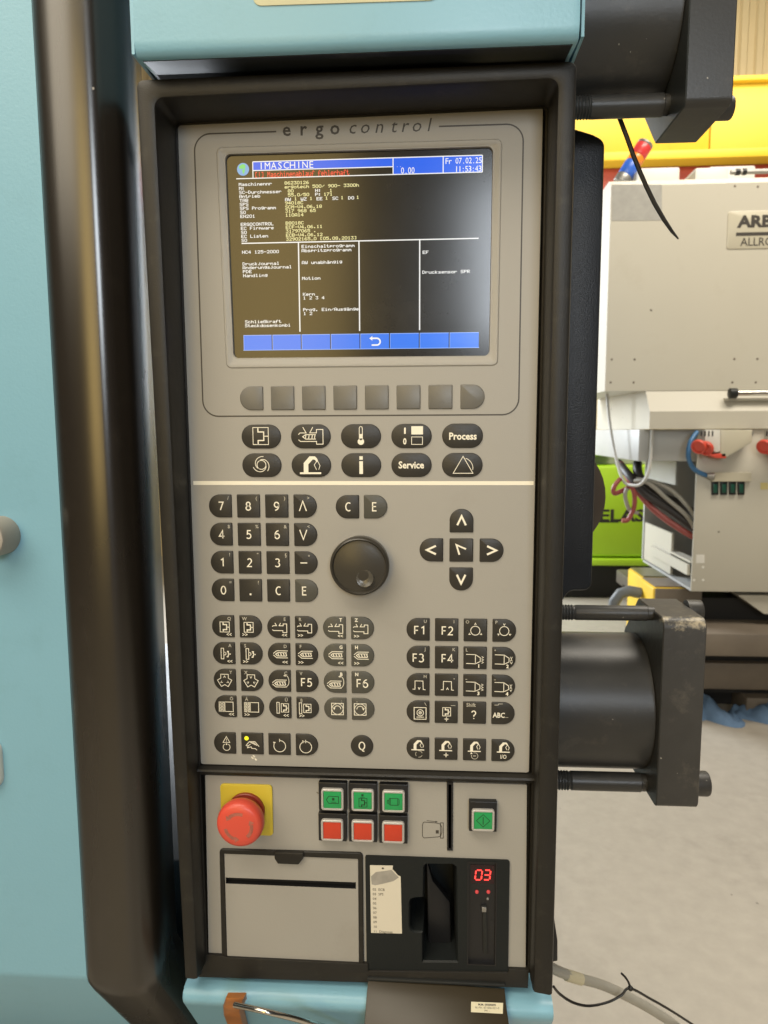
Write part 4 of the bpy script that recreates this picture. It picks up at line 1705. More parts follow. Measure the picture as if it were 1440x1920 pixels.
# ---- open flap below the bay
hy = -0.004
hl, hr = at(690.5, 1836, hy), at(946, 1854, hy)
bl, br = at(683, 1925, -0.034), at(957.5, 1945, -0.034)
ml, mr = at(687.5, 1866, -0.016), at(949, 1884, -0.016)
b = MB()
dn = Vector((0, 0.0028, -0.0016))
rows = [(hl, hr), (ml, mr), (bl, br), (bl + Vector((0, -0.02, -0.09)), br + Vector((0, -0.02, -0.09)))]
fr = [[tuple(a_) for a_, _ in rows], [tuple(c_) for _, c_ in rows]]
top = [Vector(p) for p in fr[0]] + []
ringL = [Vector(a_) for a_, _ in rows] + [Vector(a_) + dn for a_, _ in rows[::-1]]
ringR = [Vector(c_) for _, c_ in rows] + [Vector(c_) + dn for _, c_ in rows[::-1]]
ix = Vector((0.0012, 0, 0))
b.loft([[p + Vector((0, 0.0007, 0)) for p in ringL], [p + ix for p in ringL], [p - ix for p in ringR], [p + Vector((0, 0.0007, 0)) for p in ringR]], True, (True, True))
of_ = b.build('open_flap', FLAPM, panel, smooth=25)
of_['label'] = 'open dark brown flap hanging below the card reader'
b = MB()
b.box(hl.x - 0.001, hr.x + 0.001, -0.006, -0.0015, (hl.z + hr.z) / 2 + 0.001, (hl.z + hr.z) / 2 + 0.0042, 0.0012)
b.build('hinge_rod', DARKPL, of_)
# sticker on the flap
nrm = (bl - ml).cross(mr - ml).normalized()
if nrm.y > 0:
    nrm = -nrm


def on_flap(u, v):
    d = (fwd + cr * ((u - 720) / F) - cu * ((v - 960) / F))
    t = (ml - CAM).dot(nrm) / d.dot(nrm)
    return CAM + d * t


sq = [on_flap(u, v) + nrm * 0.0003 for u, v in ((883.3, 1878.3), (943.4, 1880.5), (942.6, 1901), (883, 1897.8))]
b = MB()
b.face(sq)
b.build('sticker', mat('cream_sticker', (0.62, 0.57, 0.40), 0.5), of_, smooth=0)
ux = (sq[1] - sq[0]) / 28.0
uz = (sq[0] - sq[3]) / 9.0
tb = MB()
tb.text('M.M. 00200695', 14, 6.0, 1.7, 0.03, 0)
tb.text('Id.-Nr. 67-006-021-0', 14, 3.4, 1.7, 0.0, 0)
tb.text('PM  -', 14, 0.9, 1.5, 0.0, 0)
for v in tb.bm.verts:
    v.co = sq[3] + ux * v.co.x + uz * v.co.z + nrm * 0.0002
tb.build('sticker_lettering', PRINTD, of_, smooth=0, recalc=False)

# =================================================================== MACHINE ROUND THE PANEL
cab = thing('machine_cabinet', 'turquoise machine cabinet above and below the control panel', 'machine cabinet', at(690, 1870, 0.05))
HY = -0.075
hl_, hr_ = at(250, 104, HY), at(1089, 72, HY)
hz = (hl_.z + hr_.z) / 2
zu = at(690, 128, -0.04).z
b = MB()
prof = [(0.12, hz + 0.6), (HY, hz + 0.6), (HY, hz + 0.010), (HY + 0.0010, hz + 0.0045), (HY + 0.003, hz + 0.0014), (HY + 0.0065, hz), (-0.040, zu + 0.0015), (0.12, zu + 0.006)]
ins = 0.004
b.loft([[(hl_.x + ins, y + (0.004 if y < -0.05 else 0), z + (0.002 if z < hz + 0.1 else 0)) for y, z in prof], [(hl_.x, y, z) for y, z in prof][:0] or [(hl_.x + 0.0008, y + (0.0008 if y < -0.05 else 0), z + 0.0005) for y, z in prof],
        [(hl_.x + 0.006, y, z) for y, z in prof], [(hr_.x - 0.006, y, z) for y, z in prof], [(hr_.x - 0.0008, y + (0.0008 if y < -0.05 else 0), z + 0.0005) for y, z in prof],
        [(hr_.x - ins, y + (0.004 if y < -0.05 else 0), z + (0.002 if z < hz + 0.1 else 0)) for y, z in prof]], True, (True, True))
b.build('upper_housing', BLUE, cab, smooth=40)
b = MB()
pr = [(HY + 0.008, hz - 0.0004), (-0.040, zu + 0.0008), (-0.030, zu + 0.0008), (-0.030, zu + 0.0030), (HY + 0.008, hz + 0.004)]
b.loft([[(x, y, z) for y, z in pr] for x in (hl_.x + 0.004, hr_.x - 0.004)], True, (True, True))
b.build('underside_shade_strip', mat('underside_shade', (0.014, 0.016, 0.016), 0.4, var=0.2, stain=(0.2, 0.2, 0.19), stain_scale=18, stain_amt=0.25), cab, smooth=0)  # shade under the housing put in as a dark strip; pale stain is scuffing
# folded side flanges of the housing
for xf, s in ((hl_.x - 0.0024, -1), (hr_.x + 0.0024, 1)):
    b = MB()
    pr = [(HY + 0.006, hz + 0.6), (HY + 0.006, hz + 0.004), (HY + 0.032, zu + 0.002), (0.12, zu + 0.002), (0.12, hz + 0.6)]
    b.loft([[(xf - 0.0011, y, z) for y, z in pr], [(xf + 0.0011, y, z) for y, z in pr]], True, (True, True))
    b.build('side_flange', BLUE, cab, smooth=0)
st_ = [xz(u, v, HY - 0.0006) for u, v in ((474, -60), (474, 11), (822, 0), (822, -70))]
b = MB()
b.prism(rounded(ccw(st_), 0.006, 5), HY - 0.0007, HY + 0.0003)
o = b.build('cream_sticker', mat('aged_sticker', (0.46, 0.44, 0.27), 0.5, var=0.1, vscale=30), cab, smooth=0)
# lower housing
ll, lr = at(346, 1838, -0.006), at(1037, 1862, -0.006)
lz = (at(360, 1836, 0.0).z + at(690, 1846, 0.0).z) / 2 - 0.001
prof = [(0.10, lz), (-0.004, lz), (-0.0095, lz - 0.0010), (-0.0135, lz - 0.0040), (-0.0150, lz - 0.0085), (-0.0140, lz - 0.0130), (-0.010, lz - 0.019), (0.105, lz - 0.194), (0.16, lz - 0.28), (0.3, lz - 0.28)]
b = MB()
b.loft([[(ll.x + 0.0022, y + 0.002, z - 0.001) for y, z in prof], [(ll.x, y, z) for y, z in prof], [(lr.x, y, z) for y, z in prof], [(lr.x - 0.0015, y + 0.0015, z - 0.001) for y, z in prof]][:0] or
       [[(ll.x + 0.0005, y + 0.0010, z) for y, z in prof], [(ll.x + 0.003, y, z) for y, z in prof], [(lr.x - 0.003, y, z) for y, z in prof], [(lr.x - 0.0005, y + 0.0010, z) for y, z in prof]], True, (True, True))
b.build('lower_housing', BLUE, cab, smooth=40)
b = MB()
b.box(-0.035, 0.225, 0.125, 0.95, lz - 0.25, 2.7, 0.004)
b.build('cabinet_body', BLUE, cab, smooth=30)
zlow = at(332, 1612, 0.13).z
b = MB()
b.box(-0.55, 0.222, 0.127, 0.94, 0.25, zlow, 0.004)
b.build('base_body', DARKPL, cab, smooth=30)

# ------------------------------------------------ sliding door with its dark column
DY = -0.030
dxe = at(111, 920, DY).x
zbend = at(174, 1836, DY).z
door = thing('sliding_door', 'turquoise sliding door with a smoked dark column along its edge', 'door', (dxe - 0.2, DY, zbend - 0.1))
b = MB()
zc1 = zbend - 0.30
b.loft([[(x, DY, 2.75), (x, DY, zbend + 0.004), (x, DY + 0.0015, zbend - 0.003), (x, DY + 0.20, zbend - 0.285), (x, DY + 0.23, zbend - 0.27), (x, DY + 0.03, zbend), (x, DY + 0.03, 2.75)] for x in (dxe - 1.1, dxe)], True, (True, True))
b.build('door_panel', BLUE, door, smooth=30)
xs_ = at(300, 960, 0.035).x - dxe        # silhouette of the column
xf_ = at(262, 960, -0.02).x - dxe
q0, q1 = at(321, 1500, 0.034), at(264, 168, 0.034)
xs0, zs0, xs1, zs1 = q0.x, q0.z, q1.x, q1.z
pts = [(0.0005, 0.020), (0.0005, -0.0012), (0.004, -0.0045), (0.012, -0.0085), (0.022, -0.0105), (0.034, -0.0108), (0.045, -0.0095), (0.052, -0.0075),
       (xf_ * 0.86, -0.002), (xf_ * 0.95, 0.005), (xf_, 0.013), (xf_ + (xs_ - xf_) * 0.5, 0.035), (xs_, 0.064), (xs_ - 0.004, 0.070), (0.02, 0.070)]
b = MB()
rows = []
for y_, z_ in ((0, 2.75), (0, 2.0), (0, zbend + 0.02), (0.0004, zbend + 0.004), (0.0025, zbend - 0.004), (0.010, zbend - 0.016), (0.20, zbend - 0.285)):
    tt = (z_ - zs0) / (zs1 - zs0)
    ex_ = (xs0 + (xs1 - xs0) * tt) - dxe - xs_
    rows.append([(dxe + p[0] + (ex_ if p[0] > xf_ + 0.001 else 0), DY + p[1] + y_, z_) for p in pts])
b.loft(rows, True, (True, True))
b.build('smoked_column', COLUMN, door, smooth=50)
# grey knob near the left edge
kb = at(4, 1003, DY)
b = MB()
b.lathe([(0, 0.0165), (0.022, 0.0165), (0.0245, 0.0155), (0.0255, 0.0135), (0.0255, 0.0125), (0.0250, 0.0120), (0.0250, 0.0002)], kb, (0, -1, 0), 40)
b.build('door_knob', GREYK, door, smooth=40)
hp = at(-17, 1430, DY)
b = MB()
b.prism(rounded([(hp.x - 0.03, hp.z - 0.023), (hp.x + 0.0115, hp.z - 0.023), (hp.x + 0.0115, hp.z + 0.023), (hp.x - 0.03, hp.z + 0.023)], 0.011, 6), DY - 0.006, DY, 0.003)
b.build('white_escutcheon', WHITEP, door, smooth=40)

# ------------------------------------------------ clip and rod on the lower housing
cyl_n = Vector((0, -0.836, -0.549))
c0 = at(440, 1872, -0.013)


def on_low(u, v, h=0.0):
    """point on the sloping face of the lower housing, raised by h"""
    p0 = Vector((0, -0.010, lz - 0.019)) + cyl_n * h
    d = fwd + cr * ((u - 720) / F) - cu * ((v - 960) / F)
    return CAM + d * ((p0 - CAM).dot(cyl_n) / d.dot(cyl_n))


b = MB()
f0 = [(423, 1876), (428, 1861), (462, 1861), (463, 1872), (456, 1884), (466, 1925), (436, 1925), (424, 1893)]
lowz = [on_low(u, v, 0.001) for u, v in f0]
hig = [p + Vector((0, -0.011, 0.003)) for p in lowz]
cen = sum(hig, Vector()) / len(hig)
b.loft([lowz, [p.lerp(cen, 0.02) for p in [l + (h - l) * 0.75 for l, h in zip(lowz, hig)]], [p.lerp(cen, 0.14) for p in hig]], True, (True, True))
clip = b.build('cable_clip', AMBER, None, smooth=40)
tag(clip, 'amber plastic clip stuck on the turquoise housing under the drawer', 'clip')
b = MB()
p0 = on_low(440, 1884, 0.013)
p1 = on_low(500, 1897, 0.020)
p2 = on_low(560, 1912, 0.018)
p3 = on_low(640, 1935, 0.012)
p4 = on_low(720, 1965, 0.010)
path = []
for a_, b_, c_, d_ in ((p0, p0, p1, p2), (p0, p1, p2, p3), (p1, p2, p3, p4), (p2, p3, p4, p4)):
    for k in range(6):
        t = k / 6
        path.append(0.5 * ((2 * b_) + (c_ - a_) * t + (2 * a_ - 5 * b_ + 4 * c_ - d_) * t * t + (3 * b_ - a_ - 3 * c_ + d_) * t ** 3))
b.tube(path, 0.0023, 12)
tag(b.build('steel_rod', CHROME, None, smooth=60), 'bright steel rod running from the amber clip', 'rod')


# ------------------------------------------------ clamping cylinders at the right of the panel
PD = 0.15
pxl, pxr = at(1238, 1320, PD).x, at(1319, 1320, PD).x
pz1, pz0 = at(1278, 1161, PD).z, at(1265, 1517, PD).z


def worn(mt, zt, amt=1.0):
    nt = mt.node_tree
    L = nt.links
    bs = nt.nodes['Principled BSDF']
    src = bs.inputs['Base Color'].links[0].from_socket
    tc = nt.nodes.new('ShaderNodeTexCoord')
    sp = nt.nodes.new('ShaderNodeSeparateXYZ')
    L.new(tc.outputs['Object'], sp.inputs[0])
    mr = nt.nodes.new('ShaderNodeMapRange')
    mr.inputs['From Min'].default_value = zt - 0.024
    mr.inputs['From Max'].default_value = zt - 0.004
    L.new(sp.outputs['Z'], mr.inputs['Value'])
    my = nt.nodes.new('ShaderNodeMapRange')
    my.inputs['From Min'].default_value = PD + 0.030
    my.inputs['From Max'].default_value = PD + 0.006
    L.new(sp.outputs['Y'], my.inputs['Value'])
    n = nt.nodes.new('ShaderNodeTexNoise')
    n.inputs['Scale'].default_value = 95
    n.inputs['Detail'].default_value = 8
    n.inputs['Roughness'].default_value = 0.7
    L.new(tc.outputs['Object'], n.inputs['Vector'])
    a = nt.nodes.new('ShaderNodeMath'); a.operation = 'MULTIPLY'
    L.new(mr.outputs[0], a.inputs[0]); L.new(my.outputs[0], a.inputs[1])
    c = nt.nodes.new('ShaderNodeMath'); c.operation = 'MULTIPLY_ADD'
    c.inputs[1].default_value = 0.33
    L.new(a.outputs[0], c.inputs[0]); L.new(n.outputs['Fac'], c.inputs[2])
    r = nt.nodes.new('ShaderNodeValToRGB')
    r.color_ramp.elements[0].position = 0.76
    r.color_ramp.elements[1].position = 0.92
    L.new(c.outputs[0], r.inputs['Fac'])
    mx = nt.nodes.new('ShaderNodeMix'); mx.data_type = 'RGBA'
    mx.inputs['B'].default_value = (0.36, 0.31, 0.22, 1)
    L.new(r.outputs['Color'], mx.inputs['Factor'])
    L.new(src, mx.inputs['A'])
    L.new(mx.outputs['Result'], bs.inputs['Base Color'])


worn(STEELW, pz1)


def clamp(ztop, zbot, label, steel, rods, heads, zcyl, rc, depth=0.165):
    t = thing('clamp_cylinder', label, 'cylinder', (pxl - 0.1, PD + 0.09, zbot), 'clamping cylinders behind the panel')
    b = MB()
    q = rounded([(PD, zbot), (PD + 0.095, zbot), (PD + 0.15, zbot + 0.055), (PD + 0.15, ztop - 0.055), (PD + 0.095, ztop), (PD, ztop)], [0.008, 0.004, 0.004, 0.004, 0.004, 0.011], 5)
    e = 0.0012
    ii = inset(ccw(q), e)
    q = ccw(q)
    b.loft([[(pxl, y, z) for y, z in ii], [(pxl + e, y, z) for y, z in q], [(pxr - e, y, z) for y, z in q], [(pxr, y, z) for y, z in ii]], True, (True, True))
    b.build('end_plate', steel, t, smooth=40)
    b = MB()
    b.lathe([(-0.30, rc), (-0.001, rc), (0.0, rc - 0.001)], (pxl, PD + 0.09, zcyl), (1, 0, 0), 72, ref=(0, 0, 1))
    b.build('cylinder_barrel', STEEL, t, smooth=40)
    for y, z, r in rods:
        b = MB()
        xt0 = at(1040, 1200, y).x - 0.06
        xt1 = at(1073, 1200, y).x if z < 1.45 else at(1101, 200, y).x
        prof = []
        x = xt0
        while x < xt1:
            prof += [(x, r * 0.90), (x + 0.0013, r * 1.0), (x + 0.0017, r * 1.0), (x + 0.0030, r * 0.90)]
            x += 0.0032
        prof += [(xt1 + 0.001, r * 0.88), (xt1 + 0.003, r * 0.98), (pxl - 0.006, r * 0.98), (pxl - 0.005, r * 0.9), (pxl + 0.002, r * 0.9)]
        b.lathe([(p[0] - xt0, p[1]) for p in prof], (xt0, y, z), (1, 0, 0), 28)
        b.build('threaded_rod', STEEL, t, smooth=25)
    for y, z, r, ln in heads:
        b = MB()
        b.lathe([(0, r), (ln - 0.002, r), (ln - 0.0005, r - 0.0008), (ln, r - 0.002), (ln, 0.0001)], (pxr - 0.0005, y, z), (1, 0, 0), 28)
        b.build('bolt_head', STEELW, t, smooth=40)
    return t


ry = PD + 0.042
r_top, r_bot = at(1140, 1149, ry), at(1140, 1465, ry)
clamp(pz1, pz0, 'lower clamp cylinder with a chipped end plate beside the card reader', STEELW,
      [(ry, r_top.z, 0.0088), (ry, r_bot.z, 0.0112)], [(ry + 0.004, at(1310, 1472, ry).z, 0.0142, at(1328, 1472, ry + 0.004).x - pxr), (ry + 0.02, at(1310, 1145, ry + 0.02).z, 0.0125, at(1316, 1145, ry + 0.02).x - pxr)], at(1150, 1310, PD + 0.09).z, 0.080)
uz0 = at(1332, 196, PD).z
uh = pz1 - pz0
ru = at(1150, 200, PD + 0.055)
clamp(uz0 + uh, uz0, 'upper clamp cylinder with a clean black end plate above the cable tie', STEEL,
      [(PD + 0.055, ru.z, 0.0118)], [(PD + 0.10, at(1360, 203, PD + 0.10).z, 0.0125, at(1373, 203, PD + 0.10).x - pxr)], uz0 + uh / 2 + 0.01, 0.080)

# ------------------------------------------------ grained cover behind the panel
GY = 0.26
b = MB()
g_px = [(1030, 236), (1079, 240), (1112, 250), (1135, 262), (1122, 700), (1110, 1108), (1068, 1108), (1052, 1132), (1052, 1145), (1000, 1145)]
gp = [xz(u, v, GY) for u, v in g_px]
gr = rounded(ccw(gp), [0.004, 0.004, 0.03, 0.012, 0.0, 0.010, 0.012, 0.004, 0.0, 0.0][::(1 if ccw(gp) is gp else -1)], 5)
b.prism(gr, GY, GY + 0.05, 0.004)
g_ = b.build('grained_cover', LEATHER, None, smooth=30)
tag(g_, 'black grained upright cover between the panel and the cream machine', 'cover')
b = MB()
dcx = at(1010, 930, 0.40)
b.lathe([(0, 0.03), (0.002, 0.070), (0.01, 0.083), (0.03, 0.085), (0.05, 0.083), (0.056, 0.07), (0.058, 0.0001)], (at(1129, 930, 0.40).x - 0.083, 0.37, dcx.z), (0, 1, 0.0), 40)
tag(b.build('drum', BROWN, None, smooth=50), 'brown rounded drum peeping out behind the black grained cover', 'drum')
b = MB()
tie = [at(u, v, PD + 0.075 + k * 0.002) for k, (u, v) in enumerate(((1152, 200), (1162, 222), (1175, 256), (1187, 290), (1199, 320), (1212, 350), (1227, 381), (1245, 412), (1260, 434), (1272, 448)))]
b.tube(tie, 0.0024, 6, taper=[1, 1, 1, 1, 1, 1, 1, 0.95, 0.75, 0.35])
tag(b.build('cable_tie', WIRE, None, smooth=50), 'black cable tie tail hanging from the upper cylinder rod', 'cable tie')

# =================================================================== THE HALL BEHIND
FY = 2.95                                # front of the cream machine
mach = thing('moulding_machine', 'cream moulding machine with a lettered name plate and an open cable bay', 'machine', floor_at(1400, 1330))
MX1 = at(1440, 700, FY).x + 1.6


def mz(u, v, Y=FY):
    return at(u, v, Y).z


# upper housing
ux0 = at(1146, 345, FY).x
uzt, uzb = mz(1300, 345), mz(1300, 732)
b = MB()
e = 0.02
prof = [(FY, uzb), (FY, uzt), (FY + 0.045, uzt + 0.035), (FY + 0.95, uzt + 0.035), (FY + 0.95, uzb)]
b.loft([[(x, y, z) for y, z in prof] for x in (ux0, MX1)], True, (True, True))
b.build('upper_housing', CREAM, mach, smooth=0)
# sloping shelf and lip
sy1 = FY - 0.075
szt, szm, szb = uzb + 0.0021, mz(1300, 771, sy1), mz(1300, 804, sy1)
sx = at(1211, 735, FY).x
b = MB()
prof = [(FY + 0.004, szt - 0.002), (sy1, szm), (sy1, szb), (FY + 1.0, szb), (FY + 1.0, szt - 0.002)]
b.loft([[(x, y, z) for y, z in prof] for x in (sx, MX1)], True, (True, True))
b.build('sloping_shelf', CREAM, mach, smooth=0)
# box under the shelf
bx0 = at(1199, 830, FY).x
b = MB()
b.box(bx0, MX1, FY + 0.012, FY + 0.95, mz(1250, 865), szb - 0.002, 0.004)
b.build('trunk_box', CREAMD, mach, smooth=30)
# lower cabinet, open at its left end
ly = FY - 0.06
lx0_ = at(1301, 990, ly).x
lzb, lzt = mz(1297, 1109, ly), mz(1306, 868, ly)
b = MB()
b.box(lx0_, MX1, ly, ly + 0.012, lzb, szb - 0.003, 0.003)
b.build('front_panel', CREAM, mach, smooth=30)
b = MB()
b.box(lx0_ + 0.002, MX1, ly + 0.013, ly + 0.80, lzb, lzb + 0.012)
b.build('bottom_panel', CREAMD, mach, smooth=0)
b = MB()
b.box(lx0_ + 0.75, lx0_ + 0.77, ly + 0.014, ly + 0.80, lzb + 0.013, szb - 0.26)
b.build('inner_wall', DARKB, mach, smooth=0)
zq = lzb + 0.30
b = MB()
b.loft([[(x, ly + 0.80, lzb + 0.013), (x, ly + 0.80, zq + 0.35), (x, ly + 0.82, zq + 0.35), (x, ly + 0.82, lzb + 0.013)] for x in (lx0_ + 0.0, lx0_ + 0.75)], True, (True, True))
b.build('back_panel', CREAMD, mach, smooth=0)
b = MB()
b.box(lx0_ + 0.004, lx0_ + 0.016, ly + 0.32, ly + 0.79, lzb + 0.02, zq - 0.06)
b.build('end_panel', CREAM, mach, smooth=0)
b = MB()
b.box(lx0_ + 0.004, lx0_ + 0.014, ly + 0.30, ly + 0.79, zq + 0.20, mz(1250, 866))
b.build('upper_end_panel', CREAMD, mach, smooth=0)
# channel along the open end
b = MB()
for (y0, y1, z0, z1) in ((ly + 0.03, ly + 0.62, lzb + 0.075, lzb + 0.085), (ly + 0.03, ly + 0.62, lzb + 0.135, lzb + 0.145)):
    b.box(lx0_ + 0.001, lx0_ + 0.05, y0, y1, z0, z1)
b.box(lx0_ - 0.012, lx0_ + 0.0005, ly + 0.03, ly + 0.62, lzb + 0.075, lzb + 0.128)
ch_ = b.build('channel', CREAM, mach, smooth=0)
# name plate
ny = FY - 0.004
b = MB()
np_ = [xz(u, v, ny) for u, v in ((1366, 396), (1361, 467))]
nx1 = np_[0][0] + (np_[0][1] - np_[1][1]) * 3.1
b.prism(rounded([(np_[0][0], np_[1][1]), (nx1, np_[1][1]), (nx1, np_[0][1]), (np_[0][0], np_[0][1])], 0.012, 4), ny, FY + 0.002, 0.002)
npl = b.build('name_plate', PLATEC, mach, smooth=30)
b = MB()
h1 = mz(1400, 405, ny) - mz(1400, 425.5, ny)
b.text('ARBURG', at(1384, 425, ny).x, mz(1400, 425.5, ny), h1, 0.05, ny - 0.0006, 'L', wscale=1.15)
zz = mz(1400, 439, ny)
b.fill([(at(1380, 438, ny).x, zz - 0.008), (nx1 - 0.04, zz - 0.008), (nx1 - 0.04, zz + 0.008), (at(1380, 438, ny).x, zz + 0.008)], ny - 0.0006)
b.text('ALLROUNDER', at(1388, 460, ny).x, mz(1400, 461, ny), mz(1400, 446, ny) - mz(1400, 461, ny), 0.01, ny - 0.0006, 'L', wscale=0.92)
b.build('lettering', PRINTD, npl, smooth=0, recalc=False)
# grey tape patch, screw holes, lids on top
b = MB()
tp = [xz(u, v, FY - 0.001) for u, v in ((1147, 346), (1241, 346), (1241, 413), (1147, 414))]
b.prism(ccw(tp), FY - 0.0012, FY + 0.001)
b.build('tape_patch', TGREY, mach, smooth=0)
for u, v in ((1147, 674), (1190, 674), (1145, 717), (1188, 717), (1377, 673), (1420, 673), (1373, 717), (1417, 717), (1421, 350), (1378, 349)):
    b = MB()
    c = at(u, v, FY)
    b.lathe([(0, 0.0055), (0.0015, 0.0055), (0.002, 0.0001)], (c.x, FY + 0.0005, c.z), (0, -1, 0), 10)
    b.build('screw', BEAM, mach, smooth=0)
for u0, u1, v0, v1 in ((1196, 1276, 312, 334), (1303, 1368, 312, 334), (1330, 1418, 309, 330)):
    b = MB()
    yy = FY + 0.25 + (0.2 if u0 == 1330 else 0)
    a_, c_ = at(u0, v1, yy), at(u1, v0, yy)
    b.box(a_.x, c_.x, yy, yy + 0.3, uzt + 0.034, c_.z, 0.012)
    b.build('white_lid', WHITEP, mach, smooth=30)
b = MB()
pz = mz(1400, 322, FY + 0.2)
b.tube([(at(1370, 322, FY + 0.2).x, FY + 0.2, pz), (MX1 - 0.3, FY + 0.2, pz)], 0.012, 10)
b.build('grey_pipe', GREYM, mach)
b = MB()
b.lathe([(0, 0.016), (0.02, 0.016), (0.022, 0.011), (0.032, 0.011), (0.034, 0.016), (0.05, 0.016)], (at(1379, 322, FY + 0.2).x, FY + 0.2, pz), (1, 0, 0), 16)
b.build('pipe_fitting', BLACKPL, mach)
# handle rail on the shelf
ry_ = FY - 0.075
rz_ = mz(1400, 737, ry_)
rx = at(1366, 737, ry_).x
b = MB()
b.lathe([(0, 0.012), (0.004, 0.024), (0.036, 0.024), (0.04, 0.012)], (rx, ry_, rz_), (1, 0, 0), 18)
b.build('rail_end', DARKPL, mach)
b = MB()
b.tube([(rx + 0.04, ry_, rz_), (MX1 - 0.2, ry_, rz_)], 0.013, 12)
b.build('rail', CHROME, mach)
b = MB()
b.box(rx - 0.004, MX1 - 0.2, ry_ + 0.02, FY - 0.003, rz_ - 0.035, rz_ - 0.022)
b.build('rail_bracket', CREAM, mach, smooth=0)
# sockets
for u0 in (1308, 1431):
    py_ = FY - 0.058
    b = MB()
    X = lambda u, v, Y=py_: xz(u, v, Y)
    off = u0 - 1308
    b.prism([X(u + off, v) for u, v in ((1338, 806), (1397, 806), (1396, 829), (1348, 857), (1338, 857))], FY - 0.14, FY - 0.061, 0.006)
    sk = b.build('socket', PLATEC, mach, smooth=30)
    b = MB()
    b.prism([X(u + off, v) for u, v in ((1310, 806), (1340, 806), (1340, 845), (1330, 848), (1310, 828))], FY - 0.135, FY - 0.061, 0.004)
    b.build('vented_body', WHITEP, sk, smooth=30)
    b = MB()
    for k in range(4):
        b.box(at(1314 + off + k * 7, 810, FY - 0.136).x, at(1316.5 + off + k * 7, 810, FY - 0.136).x, FY - 0.137, FY - 0.134, at(1314, 818, FY - 0.136).z, at(1314, 808, FY - 0.136).z)
    o = b.build('vent_slots', DARKB, sk, smooth=0)
    for cu_, cv_, ru_ in ((1312, 836, 8.5), (1325, 839, 9.5)):
        c = at(cu_ + off, cv_, FY - 0.15)
        b = MB()
        b.lathe([(0, 0.034), (0.012, 0.036), (0.018, 0.034), (0.020, 0.026), (0.014, 0.024), (0.014, 0.0001)], c, (-0.75, -0.75, -0.5), 22)
        b.build('socket_lid', RED, sk)
    b = MB()
    b.prism([X(u + off, v) for u, v in ((1318, 852), (1348, 848), (1349, 858), (1330, 858))], FY - 0.14, FY - 0.062, 0.003)
    b.build('red_base', RED, sk, smooth=30)
b = MB()
b.lathe([(0, 0.02), (0.012, 0.021), (0.018, 0.014), (0.019, 0.0001)], at(1402, 813, ly) + Vector((0, 0.001, 0)), (0, -1, 0), 18)
b.build('lock_button', GREYM, mach)
# row of switches with a cover strip
b = MB()
sc = [xz(u, v, ly - 0.02) for u, v in ((1335, 886), (1409, 886), (1409, 903), (1335, 903))]
b.prism(ccw(sc), ly - 0.02, ly + 0.001, 0.002)
b.build('switch_cover', PLATEC, mach, smooth=0)
for k in range(4):
    u = 1341.5 + k * 16.3
    b = MB()
    b.prism(ccw([xz(uu, vv, ly - 0.012) for uu, vv in ((u - 6.3, 903), (u + 6.3, 903), (u + 6, 928), (u - 6, 928))]), ly - 0.012, ly + 0.001, 0.002)
    s_ = b.build('switch', BLACKPL, mach, smooth=30)
    b = MB()
    b.prism(ccw([xz(uu, vv, ly - 0.016) for uu, vv in ((u - 4, 908), (u + 4, 908), (u + 4, 924), (u - 4, 924))]), ly - 0.016, ly - 0.011, 0.002)
    b.build('rocker', mat('green_rocker', (0.012, 0.07, 0.045), 0.3), s_, smooth=30)
b = MB()
b.prism(ccw([xz(u, v, ly - 0.001) for u, v in ((1305.5, 1040), (1321, 1040), (1321, 1056), (1305, 1056))]), ly - 0.0015, ly + 0.001)
b.build('white_sticker', WHITEP, mach, smooth=0)
for u, v in ((1318, 1064), (1301, 1088), (1318, 1088)):
    b = MB()
    b.lathe([(0, 0.007), (0.002, 0.006), (0.003, 0.0001)], at(u, v, ly) + Vector((0, 0.0005, 0)), (0, -1, 0), 10)
    b.build('screw', WHITEP, mach)
b = MB()
b.prism(ccw([xz(u, v, ly - 0.001) for u, v in ((1426, 905), (1440, 905), (1440, 918), (1426, 918))]), ly - 0.0012, ly + 0.001)
b.build('yellow_label', mat('pale_yellow_label', (0.55, 0.47, 0.20), 0.6), mach, smooth=0)
# beam bed of the machine
by = FY + 0.02
bl0 = at(1245, 1200, by).x
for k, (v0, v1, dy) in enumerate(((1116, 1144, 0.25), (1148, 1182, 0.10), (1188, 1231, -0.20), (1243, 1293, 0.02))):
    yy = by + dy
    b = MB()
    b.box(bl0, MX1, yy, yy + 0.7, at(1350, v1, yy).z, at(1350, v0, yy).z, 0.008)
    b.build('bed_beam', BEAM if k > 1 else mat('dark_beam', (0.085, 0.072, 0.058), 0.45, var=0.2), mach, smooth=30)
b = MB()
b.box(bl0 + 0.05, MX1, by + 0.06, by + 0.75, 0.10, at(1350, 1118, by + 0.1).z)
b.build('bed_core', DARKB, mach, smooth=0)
b = MB()
lgx = at(1398, 1130, by).x
b.loft([[(lgx - 0.06, by - 0.05, at(1400, 1112, by).z), (lgx + 0.4, by - 0.05, at(1400, 1112, by).z), (lgx + 0.4, by - 0.05, at(1400, 1146, by).z), (lgx + 0.07, by - 0.05, at(1400, 1146, by).z)], [(lgx - 0.06, by + 0.2, at(1400, 1112, by).z), (lgx + 0.4, by + 0.2, at(1400, 1112, by).z), (lgx + 0.4, by + 0.2, at(1400, 1146, by).z), (lgx + 0.07, by + 0.2, at(1400, 1146, by).z)]], True, (True, True))
b.build('support_bracket', CREAM, mach, smooth=0)
b = MB()
fp = [floor_at(1398, 1350), floor_at(1398, 1300)]
b.box(at(1398, 1320, by).x, MX1, by - 0.01, by + 0.5, 0.0, 0.10, 0.004)
b.build('foot', BEAM, mach, smooth=30)
b = MB()
